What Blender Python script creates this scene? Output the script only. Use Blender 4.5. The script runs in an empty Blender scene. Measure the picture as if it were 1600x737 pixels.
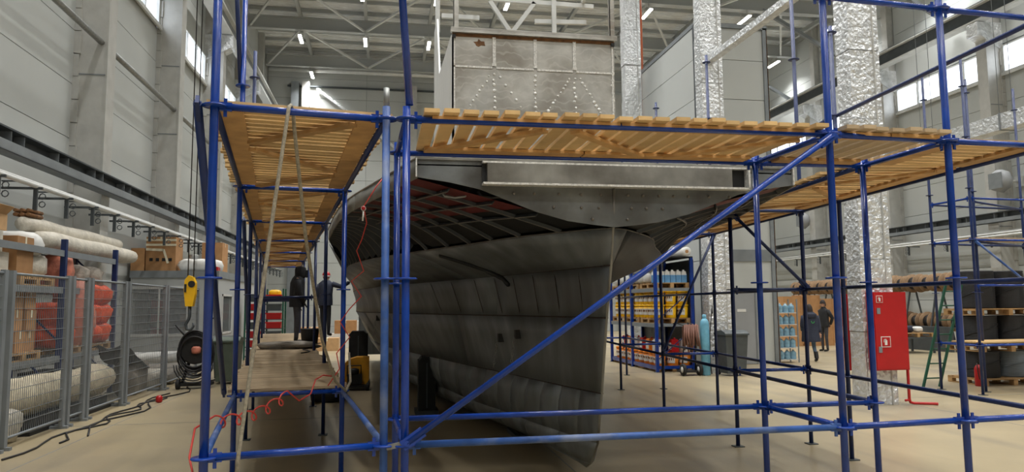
import bpy, bmesh, math, random
from mathutils import Vector, Matrix
random.seed(7)
PI = math.pi
SC = bpy.context.scene
COL = SC.collection
# ---------------------------------------------------------------- camera
YAW, PITCH, ROLL, EYE = math.radians(10.04), math.radians(5.43), math.radians(-.463), 1.755
_f0 = Vector((math.sin(YAW), math.cos(YAW), 0)); _r0 = Vector((math.cos(YAW), -math.sin(YAW), 0)); _z = Vector((0, 0, 1))
_fw = _f0*math.cos(PITCH)+_z*math.sin(PITCH); _up = -_f0*math.sin(PITCH)+_z*math.cos(PITCH)
_R = _r0*math.cos(ROLL)+_up*math.sin(ROLL); _U = -_r0*math.sin(ROLL)+_up*math.cos(ROLL)
cam_data = bpy.data.cameras.new('camera'); cam_data.sensor_width = 36; cam_data.lens = 36*1130/1600
cam_data.clip_end = 300
cam = bpy.data.objects.new('camera', cam_data); COL.objects.link(cam)
cam.matrix_world = Matrix(((_R.x, _U.x, -_fw.x, 0), (_R.y, _U.y, -_fw.y, 0), (_R.z, _U.z, -_fw.z, EYE), (0, 0, 0, 1)))
SC.camera = cam
# ---------------------------------------------------------------- world, view
W = bpy.data.worlds.new('world'); SC.world = W; W.use_nodes = True
W.node_tree.nodes['Background'].inputs[0].default_value = (.80, .88, 1, 1)
W.node_tree.nodes['Background'].inputs[1].default_value = 1.0
SC.view_settings.view_transform = 'Standard'; SC.view_settings.look = 'None'
SC.view_settings.gamma = 1; SC.view_settings.use_curve_mapping = False
SC.view_settings.exposure = -.14
LAMP_W = 200.0        # watts of each hall lamp
PANE_E = 2.6          # daylight through the frosted strip windows
# ---------------------------------------------------------------- materials
def lin(c):
    return tuple(((v/255)/12.92 if v/255 <= .04045 else ((v/255+.055)/1.055)**2.4) for v in c)
MATS = {}
def mat(name, rgb, rough=.6, metal=0., var=.12, scale=6., bump=0., stretch=(1, 1, 1), rgb2=None, lo=.4, hi=.65, rnd=0., bscale=None, emit=0., alpha=1., trans=0., detail=4., bdist=.02):
    """procedural material: base colour mottled by noise, an optional second colour in patches, noise bump, per-object random value"""
    if name in MATS: return MATS[name]
    m = bpy.data.materials.new(name); m.use_nodes = True; MATS[name] = m
    nt = m.node_tree; N = nt.nodes; L = nt.links
    b = N['Principled BSDF']
    c = lin(rgb)
    b.inputs['Roughness'].default_value = rough; b.inputs['Metallic'].default_value = metal
    tc = N.new('ShaderNodeTexCoord'); mp = N.new('ShaderNodeMapping'); mp.inputs['Scale'].default_value = stretch
    L.new(tc.outputs['Object'], mp.inputs['Vector'])
    no = N.new('ShaderNodeTexNoise'); no.inputs['Scale'].default_value = scale; no.inputs['Detail'].default_value = detail
    L.new(mp.outputs[0], no.inputs['Vector'])
    cr = N.new('ShaderNodeValToRGB'); e = cr.color_ramp.elements
    d = [max(0, v*(1-var*1.6)) for v in c]; h = [min(1, v*(1+var*1.3)) for v in c]
    e[0].position = .3; e[1].position = .72; e[0].color = (*d, 1); e[1].color = (*h, 1)
    L.new(no.outputs['Fac'], cr.inputs[0]); col = cr.outputs[0]
    if rgb2:
        n2 = N.new('ShaderNodeTexNoise'); n2.inputs['Scale'].default_value = scale*.45; n2.inputs['Detail'].default_value = 6
        L.new(mp.outputs[0], n2.inputs['Vector'])
        r2 = N.new('ShaderNodeMapRange'); r2.inputs[1].default_value = lo; r2.inputs[2].default_value = hi
        L.new(n2.outputs['Fac'], r2.inputs[0])
        mx = N.new('ShaderNodeMix'); mx.data_type = 'RGBA'; L.new(r2.outputs[0], mx.inputs[0])
        L.new(col, mx.inputs[6]); mx.inputs[7].default_value = (*lin(rgb2), 1); col = mx.outputs[2]
    if rnd:
        oi = N.new('ShaderNodeObjectInfo'); mr = N.new('ShaderNodeMapRange')
        mr.inputs[3].default_value = 1-rnd; mr.inputs[4].default_value = 1+rnd*.6
        L.new(oi.outputs['Random'], mr.inputs[0])
        hs = N.new('ShaderNodeHueSaturation'); L.new(mr.outputs[0], hs.inputs['Value']); L.new(col, hs.inputs['Color']); col = hs.outputs[0]
    L.new(col, b.inputs['Base Color'])
    if bump:
        bn = N.new('ShaderNodeTexNoise'); bn.inputs['Scale'].default_value = bscale or scale*4; bn.inputs['Detail'].default_value = 3
        L.new(mp.outputs[0], bn.inputs['Vector'])
        bp = N.new('ShaderNodeBump'); bp.inputs['Strength'].default_value = bump; bp.inputs['Distance'].default_value = bdist
        L.new(bn.outputs['Fac'], bp.inputs['Height']); L.new(bp.outputs[0], b.inputs['Normal'])
    if emit:
        b.inputs['Emission Color'].default_value = (*c, 1); b.inputs['Emission Strength'].default_value = emit
    if trans: b.inputs['Transmission Weight'].default_value = trans
    if alpha < 1: b.inputs['Alpha'].default_value = alpha
    return m
M = {}
def defm(k, *a, **kw): M[k] = mat(k, *a, **kw)
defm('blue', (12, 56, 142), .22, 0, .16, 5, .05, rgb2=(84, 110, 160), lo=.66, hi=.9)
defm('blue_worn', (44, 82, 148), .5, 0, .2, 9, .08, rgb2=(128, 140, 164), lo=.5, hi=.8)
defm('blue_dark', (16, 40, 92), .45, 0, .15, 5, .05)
defm('galv', (150, 152, 150), .45, .6, .15, 14, .05)
defm('plank', (216, 182, 128), .75, 0, .14, 4, .1, (1, 1, 1), rgb2=(172, 134, 86), lo=.45, hi=.75, rnd=.22)
defm('plank_grey', (186, 164, 132), .8, 0, .14, 4, .1, rgb2=(150, 130, 104), lo=.45, hi=.75, rnd=.2)
defm('batten', (186, 146, 94), .75, 0, .16, 5, .1, rnd=.25)
defm('pallet', (178, 142, 96), .8, 0, .18, 6, .1, rnd=.2)
defm('hull', (126, 132, 136), .5, .35, .24, 2.2, .1, (1.6, 1.6, .4), rgb2=(94, 97, 98), lo=.42, hi=.66, rnd=.1)
defm('hull_bulb', (134, 140, 143), .5, .35, .22, 2.5, .1, (1.6, 1.6, .5), rgb2=(100, 103, 103), lo=.42, hi=.66, rnd=.12)
defm('hull_deck', (146, 145, 138), .5, .4, .22, 3, .1, rgb2=(80, 76, 68), lo=.45, hi=.7)
defm('hull_front', (122, 127, 128), .5, .35, .22, 3, .1, rgb2=(64, 60, 54), lo=.45, hi=.7)
defm('weld', (58, 48, 42), .6, .4, .3, 25, .3)
defm('weld_bright', (216, 215, 210), .4, .25, .2, 40, .3)
defm('primer_red', (98, 36, 36), .6, 0, .2, 4, .1)
defm('frame_dark', (74, 78, 82), .55, .3, .2, 4, .05)
defm('frame_edge', (120, 116, 110), .5, .4, .2, 10, .05)
defm('deckhouse', (190, 189, 184), .42, .55, .14, 3.5, .06, rgb2=(142, 136, 126), lo=.45, hi=.7)
defm('deckhouse_side_lit', (226, 228, 226), .5, .2, .08, 8, .1, (4, 4, .3))  # window light on the side plate painted in as a paler metal
defm('rust', (120, 84, 52), .8, 0, .3, 12, .1)
defm('wall', (184, 188, 186), .55, 0, .025, .5, 0)
defm('wall_grey', (172, 176, 176), .55, 0, .03, .5, 0)
defm('foil', (224, 227, 229), .36, .6, .12, 5, .9, bscale=13., bdist=.06)
defm('foil_flat', (190, 190, 186), .45, .25, .06, 3, .25, bscale=6.)
defm('steel_grey', (128, 134, 138), .5, .1, .08, 3)
defm('steel_dark', (74, 80, 84), .5, .2, .1, 3)
defm('steel_white', (206, 208, 206), .45, .1, .06, 3)
defm('roof', (226, 229, 229), .5, 0, .06, 2)
defm('concrete', (166, 152, 122), .36, 0, .08, .9, .06, rgb2=(144, 133, 112), lo=.45, hi=.72, bscale=30)
defm('dark_plate', (34, 37, 40), .55, .2, .2, 5, .05)
defm('black', (26, 27, 28), .6, 0, .2, 8, .05)
defm('rubber', (34, 35, 36), .75, 0, .2, 8, .1)
defm('hose_black', (30, 30, 32), .5, 0, .15, 20)
defm('rope', (150, 142, 124), .8, 0, .2, 60, .3)
defm('red', (176, 22, 26), .4, 0, .06, 4)
defm('red_hose', (196, 62, 52), .45, 0, .1, 20)
defm('red_bag', (232, 84, 34), .5, 0, .2, 7, .5)
defm('pink_wrap', (206, 128, 106), .45, 0, .2, 6, .5)
defm('carton', (176, 132, 88), .8, 0, .08, 5, rnd=.18)
defm('carton_light', (198, 160, 116), .8, 0, .08, 5, rnd=.12)
defm('tape', (226, 218, 192), .5, 0, .05, 5)
defm('white', (224, 224, 220), .5, 0, .05, 6)
defm('cloth', (214, 204, 178), .85, 0, .12, 5, .5)
defm('poly', (206, 200, 186), .4, 0, .12, 6, .5)
defm('grey_bag', (150, 142, 130), .6, 0, .2, 6, .5)
defm('yellow', (240, 186, 20), .4, 0, .08, 5)
defm('yellow_machine', (226, 160, 24), .45, 0, .1, 5)
defm('orange_pail', (222, 128, 26), .45, 0, .1, 5)
defm('sky_blue', (96, 150, 196), .45, 0, .12, 8)
defm('cyan_gas', (108, 170, 196), .45, 0, .12, 6)
defm('water', (150, 196, 222), .15, 0, .1, 6, trans=.35)
defm('green', (28, 84, 66), .45, 0, .1, 5)
defm('bin', (72, 78, 80), .5, 0, .1, 5)
defm('bin_green', (96, 108, 96), .5, 0, .1, 5)
defm('door', (150, 153, 156), .5, 0, .04, 2)
defm('orange', (196, 100, 56), .5, 0, .1, 4)
defm('glass', (196, 206, 208), .06, 0, 0, 1, alpha=.14)
defm('glass_dark', (60, 66, 70), .08, 0, .1, 2)
defm('drum_wood', (150, 122, 92), .8, 0, .15, 6, rnd=.15)
defm('cable_black', (34, 36, 40), .5, 0, .2, 3, .4, (1, 1, 18))
defm('cable_grey', (112, 124, 134), .5, 0, .15, 3, .4, (1, 1, 18))
defm('skin', (206, 160, 134), .55, 0, .05, 10)
defm('hair', (46, 38, 34), .7, 0, .1, 20)
defm('coat_black', (36, 37, 41), .8, 0, .12, 14, .2)
defm('coat_navy', (42, 48, 66), .75, 0, .12, 10, .3)
defm('trousers', (64, 64, 70), .8, 0, .1, 14)
defm('jeans', (92, 112, 134), .8, 0, .1, 14)
defm('shoe', (26, 25, 26), .5, 0, .1, 14)
defm('logo_green', (70, 190, 90), .6, 0, .05, 8)
defm('brown_hose', (126, 88, 74), .6, 0, .16, 9, .2)
defm('lamp_glow', (255, 252, 244), .4, emit=14.)
defm('pane', (236, 244, 255), .3, emit=PANE_E)
# floor gets tyre marks / saw-cut slabs
def floor_material():
    m = M['concrete']; nt = m.node_tree; N = nt.nodes; L = nt.links; b = N['Principled BSDF']
    src = b.inputs['Base Color'].links[0].from_socket
    tc = N.new('ShaderNodeTexCoord')
    mp = N.new('ShaderNodeMapping'); mp.inputs['Scale'].default_value = (1.4, .16, 1); mp.inputs['Rotation'].default_value = (0, 0, .5)
    L.new(tc.outputs['Object'], mp.inputs[0])
    n = N.new('ShaderNodeTexNoise'); n.inputs['Scale'].default_value = 1.1; n.inputs['Detail'].default_value = 5
    L.new(mp.outputs[0], n.inputs['Vector'])
    r = N.new('ShaderNodeMapRange'); r.inputs[1].default_value = .52; r.inputs[2].default_value = .74; r.inputs[4].default_value = .55
    L.new(n.outputs['Fac'], r.inputs[0])
    mx = N.new('ShaderNodeMix'); mx.data_type = 'RGBA'; L.new(r.outputs[0], mx.inputs[0]); L.new(src, mx.inputs[6])
    mx.inputs[7].default_value = (*lin((112, 106, 98)), 1)
    L.new(mx.outputs[2], b.inputs['Base Color'])
floor_material()
def swirl_material():
    m = M['deckhouse']; nt = m.node_tree; N = nt.nodes; L = nt.links; b = N['Principled BSDF']
    src = b.inputs['Base Color'].links[0].from_socket
    tc = N.new('ShaderNodeTexCoord'); w = N.new('ShaderNodeTexWave'); w.wave_type = 'RINGS'
    w.inputs['Scale'].default_value = 3.2; w.inputs['Distortion'].default_value = 9; w.inputs['Detail'].default_value = 2; w.inputs['Detail Scale'].default_value = 1.4
    L.new(tc.outputs['Object'], w.inputs['Vector'])
    r = N.new('ShaderNodeMapRange'); r.inputs[1].default_value = .82; r.inputs[2].default_value = 1; r.inputs[4].default_value = .3; L.new(w.outputs['Fac'], r.inputs[0])
    mx = N.new('ShaderNodeMix'); mx.data_type = 'RGBA'; L.new(r.outputs[0], mx.inputs[0]); L.new(src, mx.inputs[6]); mx.inputs[7].default_value = (*lin((214, 212, 207)), 1)
    L.new(mx.outputs[2], b.inputs['Base Color'])
swirl_material()
# ---------------------------------------------------------------- mesh builder
def V(*a): return Vector(a)
class MB:
    def __init__(s): s.v = []; s.f = []; s.sm = []; s.mi = []; s.cur = 0
    def add(s, vs, fs, smooth=False):
        o = len(s.v); s.v += [tuple(p) for p in vs]
        for f in fs: s.f.append(tuple(i+o for i in f)); s.sm.append(smooth); s.mi.append(s.cur)
        return s
    def box(s, c, d, m=None):
        x, y, z = d[0]/2, d[1]/2, d[2]/2
        vs = [V(a, b, e) for e in (-z, z) for a, b in ((-x, -y), (x, -y), (x, y), (-x, y))]
        if m is not None: vs = [m @ p for p in vs]
        c = Vector(c)
        return s.add([p+c for p in vs], [(3, 2, 1, 0), (4, 5, 6, 7), (0, 1, 5, 4), (1, 2, 6, 5), (2, 3, 7, 6), (3, 0, 4, 7)])
    def bb(s, a, b):
        return s.box([(a[i]+b[i])/2 for i in range(3)], [abs(b[i]-a[i]) for i in range(3)])
    def bar(s, p, q, w, h, up=(0, 0, 1)):
        p = Vector(p); q = Vector(q); d = q-p; l = d.length; d.normalize(); u = Vector(up)
        x = d.cross(u)
        if x.length < 1e-4: x = d.cross(V(1, 0, 0))
        x.normalize(); u = x.cross(d)
        m = Matrix((x, d, u)).transposed()
        return s.box((p+q)/2, (w, l, h), m)
    def tube(s, p, q, r, n=10, r2=None, cap=True):
        p = Vector(p); q = Vector(q); d = (q-p).normalized()
        a = d.orthogonal().normalized(); b = d.cross(a); r2 = r if r2 is None else r2
        vs = []
        for c, rr in ((p, r), (q, r2)):
            for i in range(n):
                t = 2*PI*i/n; vs.append(c+(a*math.cos(t)+b*math.sin(t))*rr)
        s.add(vs, [(i, (i+1) % n, n+(i+1) % n, n+i) for i in range(n)], True)
        if cap:
            o = len(s.v)-2*n
            s.f += [tuple(o+i for i in reversed(range(n))), tuple(o+n+i for i in range(n))]; s.sm += [False]*2; s.mi += [s.cur]*2
        return s
    def path(s, pts, r, n=6, closed=False):
        pts = [Vector(p) for p in pts]; k = len(pts); rings = []; a = None
        for i, p in enumerate(pts):
            if closed: d = pts[(i+1) % k]-pts[i-1]
            else: d = pts[min(i+1, k-1)]-pts[max(i-1, 0)]
            d.normalize()
            if a is None: a = d.orthogonal().normalized()
            else:
                a = a-d*a.dot(d)
                a = a.normalized() if a.length > 1e-5 else d.orthogonal().normalized()
            b = d.cross(a); rr = r[i] if isinstance(r, (list, tuple)) else r
            rings.append([p+(a*math.cos(2*PI*j/n)+b*math.sin(2*PI*j/n))*rr for j in range(n)])
        vs = [p for g in rings for p in g]; fs = []
        for i in range(k if closed else k-1):
            i2 = (i+1) % k
            for j in range(n): fs.append((i*n+j, i*n+(j+1) % n, i2*n+(j+1) % n, i2*n+j))
        if not closed: fs += [tuple(reversed(range(n))), tuple((k-1)*n+j for j in range(n))]
        return s.add(vs, fs, True)
    def lathe(s, prof, c, n=16, axis='Z', smooth=True):
        c = Vector(c); vs = []
        for r, h in prof:
            for i in range(n):
                t = 2*PI*i/n; x, y = r*math.cos(t), r*math.sin(t)
                vs.append(c+(V(x, y, h) if axis == 'Z' else V(h, x, y) if axis == 'X' else V(y, h, x)))
        k = len(prof)
        fs = [(a*n+i, a*n+(i+1) % n, (a+1)*n+(i+1) % n, (a+1)*n+i) for a in range(k-1) for i in range(n)]
        s.add(vs, fs, smooth); o = len(s.v)-k*n
        s.f += [tuple(o+i for i in reversed(range(n))), tuple(o+(k-1)*n+i for i in range(n))]; s.sm += [False]*2; s.mi += [s.cur]*2
        return s
    def plate(s, poly, t):
        """flat polygon extruded by vector t"""
        n = len(poly); a = [Vector(p) for p in poly]; t = Vector(t)
        return s.add(a+[p+t for p in a], [tuple(reversed(range(n))), tuple(range(n, 2*n))]+[(i, (i+1) % n, n+(i+1) % n, n+i) for i in range(n)])
    def grid(s, rows, smooth=True):
        n = len(rows[0]); k = len(rows)
        return s.add([p for r in rows for p in r], [(i*n+j, i*n+j+1, (i+1)*n+j+1, (i+1)*n+j) for i in range(k-1) for j in range(n-1)], smooth)
    def blob(s, c, d, seed=0, amp=.18, n=10, k=7, flat=True, m=None):
        """lumpy sack: superellipsoid with noise"""
        rn = random.Random(seed); ph = [rn.uniform(0, 6.28) for _ in range(6)]; rows = []
        for a in range(k+1):
            t = -PI/2+PI*a/k; row = []
            for b in range(n):
                p = 2*PI*b/n
                cx, sx = math.cos(t), math.sin(t)
                w = 1+amp*(math.sin(3*p+ph[0]+2*t)+math.sin(5*p+ph[1])*.6+math.sin(2*t*3+ph[2]+p*2))*.5
                e = .6
                sg = lambda v: math.copysign(abs(v)**e, v)
                q = V(sg(cx)*sg(math.cos(p))*d[0]/2*w, sg(cx)*sg(math.sin(p))*d[1]/2*w, sg(sx)*d[2]/2*(1+.4*amp*math.sin(4*p+ph[3])))
                if flat and q.z < -d[2]*.42: q.z = -d[2]/2
                if m is not None: q = m @ q
                row.append(q+Vector(c))
            rows.append(row)
        vs = [p for r in rows for p in r]; fs = []
        for a in range(k):
            for b in range(n): fs.append((a*n+b, a*n+(b+1) % n, (a+1)*n+(b+1) % n, (a+1)*n+b))
        return s.add(vs, fs, True)
    def mesh(s, name, mats, off=(0, 0, 0)):
        off = Vector(off); me = bpy.data.meshes.new(name)
        me.from_pydata([Vector(p)-off for p in s.v], [], s.f)
        for m in (mats if isinstance(mats, (list, tuple)) else [mats]): me.materials.append(M[m] if isinstance(m, str) else m)
        me.polygons.foreach_set('use_smooth', s.sm); me.polygons.foreach_set('material_index', s.mi); me.update()
        return me
    def base(s):
        xs = [p[0] for p in s.v]; ys = [p[1] for p in s.v]; zs = [p[2] for p in s.v]
        return V((min(xs)+max(xs))/2, (min(ys)+max(ys))/2, min(zs))
    def build(s, name, mats, parent=None, base=None, label=None):
        if parent is not None: off = ROOT[parent]
        else: off = Vector(base) if base is not None else s.base()
        o = bpy.data.objects.new(name, s.mesh(name, mats, off)); COL.objects.link(o)
        if parent is not None: o.parent = parent; ROOT[o] = ROOT[parent]
        else: o.location = off; ROOT[o] = off
        if label: o['label'] = label
        return o
ROOT = {}
def rotz(a): return Matrix.Rotation(a, 3, 'Z')
def thing(name, label, cat, loc, group=None, kind=None):
    o = bpy.data.objects.new(name, None); COL.objects.link(o); o.location = loc; o.empty_display_size = .1
    ROOT[o] = Vector(loc); return tag(o, label, cat, group, kind)
def tag(o, label=None, cat=None, group=None, kind=None):
    if label: o['label'] = label
    if cat: o['category'] = cat
    if group: o['group'] = group
    if kind: o['kind'] = kind
    return o
def inst(name, me, parent, loc, rot=0., m=None):
    """object that shares mesh data; loc in world"""
    o = bpy.data.objects.new(name, me); COL.objects.link(o)
    if parent is not None: o.parent = parent; o.location = Vector(loc)-ROOT[parent]; ROOT[o] = Vector(loc)
    else: o.location = loc; ROOT[o] = Vector(loc)
    o.rotation_euler = rot if isinstance(rot, tuple) else (0, 0, rot)
    return o
def dup(root, loc, rz=None, label=None, group=None):
    r = root.copy(); COL.objects.link(r); r.location = loc; ROOT[r] = Vector(loc)
    if rz is not None: r.rotation_euler = (0, 0, rz)
    if label: r['label'] = label
    if group: r['group'] = group
    for ch in list(root.children):
        c = ch.copy(); COL.objects.link(c); c.parent = r
        for g in list(ch.children):
            d = g.copy(); COL.objects.link(d); d.parent = c
    return r
def one(name, mb, mats, label, cat, group=None, base=None):
    return tag(mb.build(name, mats, None, base), label, cat, group)
ORD = ['first', 'second', 'third', 'fourth', 'fifth', 'sixth', 'seventh', 'eighth', 'ninth', 'tenth', 'eleventh', 'twelfth', 'thirteenth', 'fourteenth', 'fifteenth', 'sixteenth', 'seventeenth', 'eighteenth']
def lerp(a, b, t): return a+(b-a)*t
def interp(tab, x):
    if x <= tab[0][0]: return tab[0][1]
    for (a, u), (b, v) in zip(tab, tab[1:]):
        if x <= b: return lerp(u, v, (x-a)/(b-a))
    return tab[-1][1]
def smooth(tab, x, w=.35):
    return (interp(tab, x-w)+2*interp(tab, x)+interp(tab, x+w))/4
# ================================================================ SETTING
fl = MB(); fl.bb((-7.6, -40, -.2), (24.4, 46, 0))
floor = tag(fl.build('floor', 'concrete', base=(0, 0, 0)), 'pale worn concrete hall floor', 'floor', kind='structure')
jm = MB()
for y in range(6, 46, 6): jm.bb((-7.2, y-.006, -.001), (24, y+.006, .002))
for x in (-4, 2, 8.9, 14, 20): jm.bb((x-.006, 4, -.001), (x+.006, 45.5, .002))
jm.build('joint', 'steel_grey', floor)
ROWH, Z0 = 1.285, .532
SILL, WTOP, ROOFZ = 10.65, 11.78, 17.4
def panel_rows():
    r = [(0, Z0)]; z = Z0
    while z+ROWH < SILL-.6: r.append((z, z+ROWH)); z += ROWH
    r.append((z, SILL)); z = WTOP+.1
    while z < ROOFZ-.2: r.append((z, min(z+ROWH, ROOFZ))); z += ROWH
    return r
PMESH = {}
def pane_panel(l, h, ax, mt='wall', t=.1):
    k = (round(l, 2), round(h, 2), ax, mt)
    if k not in PMESH:
        b = MB(); l2 = l-.02; h2 = h-.018
        d = (t, l2, h2) if ax == 'Y' else (l2, t, h2)
        b.box((0, 0, 0), d); PMESH[k] = b.mesh('panel', mt)
    return PMESH[k]
WN = [0]; 
def side_wall(name, X, sg, bays, label):
    """sg = +1: inner side faces +X"""
    root = thing(name, label, 'wall', (X, 0, 0), kind='structure')
    bk = MB(); bk.bb((X-sg*.3, -40, 0), (X-sg*.11, 46, SILL)); bk.bb((X-sg*.3, -40, WTOP), (X-sg*.11, 46, ROOFZ))
    bk.build('backing', 'steel_grey', root)
    for y0, y1 in bays:
        for z0, z1 in panel_rows():
            inst('panel', pane_panel(y1-y0, z1-z0, 'Y'), root, (X-sg*.05, (y0+y1)/2, (z0+z1)/2))
    return root
def strip_window(X, sg, y0, y1, label, n=4):
    WN[0] += 1
    w = thing('window_%d' % WN[0], label, 'window', (X, (y0+y1)/2, SILL), kind='structure')
    f = MB(); f.bb((X-.12, y0, SILL), (X+.1, y1, SILL+.07)); f.bb((X-.12, y0, WTOP-.06), (X+.1, y1, WTOP))
    f.bb((X+sg*.1, y0-.05, SILL-.1), (X+sg*.16, y1+.05, SILL+.02))
    for i in range(n+1):
        y = lerp(y0, y1, i/n); wd = .04 if 0 < i < n else .06
        f.bb((X-.1, y-wd, SILL+.07), (X+.08, y+wd, WTOP-.06))
    f.build('window_frame', 'steel_white', w)
    for i in range(n):
        a, b = lerp(y0, y1, i/n), lerp(y0, y1, (i+1)/n); p = MB()
        p.bb((X-.03, a+.04, SILL+.07), (X-.02, b-.04, WTOP-.06)); p.build('pane', 'pane', w)
bays = [(6*k+.02, 6*k+6-.02) for k in range(1, 7)]+[(42.02, 45.5)]
wl = side_wall('wall_left', -7.2, 1, bays, 'white sandwich panel hall wall behind the fenced storage')
wr = side_wall('wall_right', 24., -1, bays[1:], 'white sandwich panel hall wall behind the cable drums')
for i, (a, b) in enumerate([(-35.5, -30.1), (-29.5, -24.1), (-23.5, -18.1), (-17.5, -12.1), (-11.5, -6.1), (-5.5, -.1), (.5, 5.9), (6.5, 11.9), (12.5, 17.9), (18.5, 23.9), (24.5, 29.9), (30.5, 35.9), (36.5, 41.9), (42.5, 45.3)]):  # bays behind the camera are unseen, added for level light on the bow
    strip_window(-7.2, 1, a, b, 'strip window high in the left wall, %s bay from the near end' % ORD[i])
    strip_window(24., -1, a, b, 'strip window high in the right wall, %s bay from the near end' % ORD[i])
def pilasters(root, X, sg, ys):
    for y in ys:
        p = MB(); p.bb((X, y, 0), (X+sg*.72, y+.46, 12.2)); p.bb((X, y+.04, 12.2), (X+sg*.3, y+.42, ROOFZ))
        o = p.build('pilaster', 'foil_flat', root)
        s = MB()
        for k in range(22):
            z = k*.55; w = .05+.02*math.sin(k*2.3)
            s.bb((X+sg*.0, y-.035-w*.3, z), (X+sg*(.09+w), y, z+.53))
        s.bb((X+sg*.70, y-.02, 0), (X+sg*.735, y+.48, 12.2))
        s.build('foil_strip', 'foil_flat', o)
        for z in (2.1, 4.6, 7.2, 9.4):
            j = MB(); j.bb((X+sg*.02, y-.012, z), (X+sg*.72, y, z+.03)); j.build('foil_joint', 'steel_grey', o)
        c = MB(); c.bb((X, y-.05, 12.2), (X+sg*1.1, y+.5, 12.72)); c.plate([(X, y-.05, 11.6), (X+sg*1.0, y-.05, 12.2), (X, y-.05, 12.2)], (0, .55, 0))
        c.build('corbel', 'foil', o)
pilasters(wl, -7.2, 1, [6, 12, 18, 24, 30, 36, 42])
pilasters(wr, 24, -1, [12, 18, 24, 30, 36, 42])
def ibeam(m, p, q, w, h, tf=.03, tw=.02):
    p = Vector(p); q = Vector(q); u = V(0, 0, 1)
    m.bar(p+u*(h/2-tf/2), q+u*(h/2-tf/2), w, tf); m.bar(p-u*(h/2-tf/2), q-u*(h/2-tf/2), w, tf); m.bar(p, q, tw, h-2*tf)
def crane_beam(X, lab, n):
    t = thing('crane_beam', lab, 'beam', (X, 20, 12.75), kind='structure')
    m = MB(); m.bb((X-.04, -39, 12.82), (X+.04, 45.4, 13.36)); m.build('web', 'steel_dark' if n else 'steel_grey', t)
    m = MB(); m.bb((X-.2, -39, 12.75), (X+.2, 45.4, 12.82)); m.bb((X-.2, -39, 13.36), (X+.2, 45.4, 13.42)); m.build('flange', 'steel_white', t)
    m = MB(); m.bb((X-.06, -39, 13.42), (X+.06, 45.4, 13.52)); m.build('rail', 'steel_dark', t)
crane_beam(-6.35, 'crane runway beam along the left wall above its windows', 0)
crane_beam(23.1, 'crane runway beam along the right wall above its windows', 1)
def wall_beam(X, sg, z, lab, y0, y1):
    t = thing('wall_beam', lab, 'beam', (X, 20, z), kind='structure')
    m = MB(); m.bb((X-.13, y0, z+.38), (X+.13, y1, z+.41)); m.bb((X-sg*.1, y0, z+.02), (X-sg*.08, y1, z+.39)); m.build('web', 'steel_dark', t)  # darker steel paints in the shade of the recessed web
    m = MB(); m.bb((X-.13, y0, z), (X+.16*sg, y1, z+.025)); m.bb((X+sg*.13, y0, z), (X+sg*.16, y1, z+.17)); m.build('flange', 'steel_grey', t)
    st = MB(); st.bb((-.1, -.006, .03), (.1, .006, .37)); me = st.mesh('stiffener', 'steel_grey')
    y = y0+.5; k = 0
    while y < y1: inst('stiffener', me, t, (X, y, z)); k += 1; y += 1.35 if k % 2 else .45
wall_beam(-6.3, 1, 4.36, 'grey steel channel beam with web shade painted dark running along the left wall above the pipes', 6, 45)
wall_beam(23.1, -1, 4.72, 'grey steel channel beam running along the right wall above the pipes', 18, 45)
def pipe_run(X, sg, z, lab, y0, y1, step):
    t = thing('pipe_run', lab, 'pipes', (X, 20, z), kind='structure')
    for k, (dx, dz, r) in enumerate(((0, -.06, .045), (-.24, .06, .04), (-.46, .14, .035))):
        m = MB(); m.tube((X+sg*dx, y0, z+dz), (X+sg*dx, y1, z+dz), r, 8); m.build('pipe', 'steel_white', t)
    b = MB(); b.bb((-.55, -.02, -.12), (.1, .02, -.08)); b.bb((-.04, -.025, -.48), (.02, .025, -.1))
    b.bb((-.55, -.02, .01), (-.15, .02, .03))
    for dz in (-.24, -.38): b.path([V(.1+.05*math.cos(a), 0, dz+.05*math.sin(a)) for a in [i*PI/4 for i in range(8)]], .01, 4, True)
    if sg < 0: b.v = [(-x, y, q) for x, y, q in b.v]; b.f = [tuple(reversed(f)) for f in b.f]
    me = b.mesh('bracket', 'steel_dark'); y = y0+.4
    while y < y1: inst('bracket', me, t, (X, y, z)); y += step
pipe_run(-5.95, 1, 3.93, 'white pipes on brackets along the left wall', 7, 44, 1.25)
pipe_run(22.7, -1, 4.25, 'white pipes on brackets along the right wall', 19, 45, 2.2)
# grey tie tube between the left pilasters
for i, y in enumerate((6, 12, 18, 24, 30, 36)):
    m = MB(); m.tube((-6.62, y+.46, 8.0), (-6.62, y+6, 8.0), .07, 8)
    tag(m.build('tie_tube', 'galv'), 'galvanised tie tube between left wall pilasters, %s bay from the near end' % ORD[i], 'tube', kind='structure')
# back wall
wb = thing('wall_back', 'white sandwich panel end wall of the hall', 'wall', (8, 45.6, 0), kind='structure')
m = MB(); m.bb((-7.5, 45.72, 0), (24.3, 45.95, ROOFZ)); m.build('backing', 'steel_grey', wb)
xs = [-7.2, -1.2, 4.8, 10.8, 16.8, 23.9]
for a, b in zip(xs, xs[1:]):
    z = Z0; rows = [(0, Z0)]
    while z < ROOFZ-.3: rows.append((z, min(z+ROWH, ROOFZ))); z += ROWH
    for z0, z1 in rows: inst('panel', pane_panel(b-a, z1-z0, 'X'), wb, ((a+b)/2, 45.65, (z0+z1)/2))
for x in (-5.1, 1.5, 15, 20): m = MB(); m.bb((x, 45.1, 0), (x+.45, 45.6, 15.6)); m.build('pilaster', 'foil_flat', wb)
m = MB(); m.bb((-5.75, 45.2, 0), (-5.3, 45.6, 15.6)); m.build('pilaster', 'steel_grey', wb)
m = MB(); m.bar((-4.2, 45.3, 15.2), (2., 45.3, 10.6), .12, .16); m.build('brace', 'foil', wb)
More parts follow.
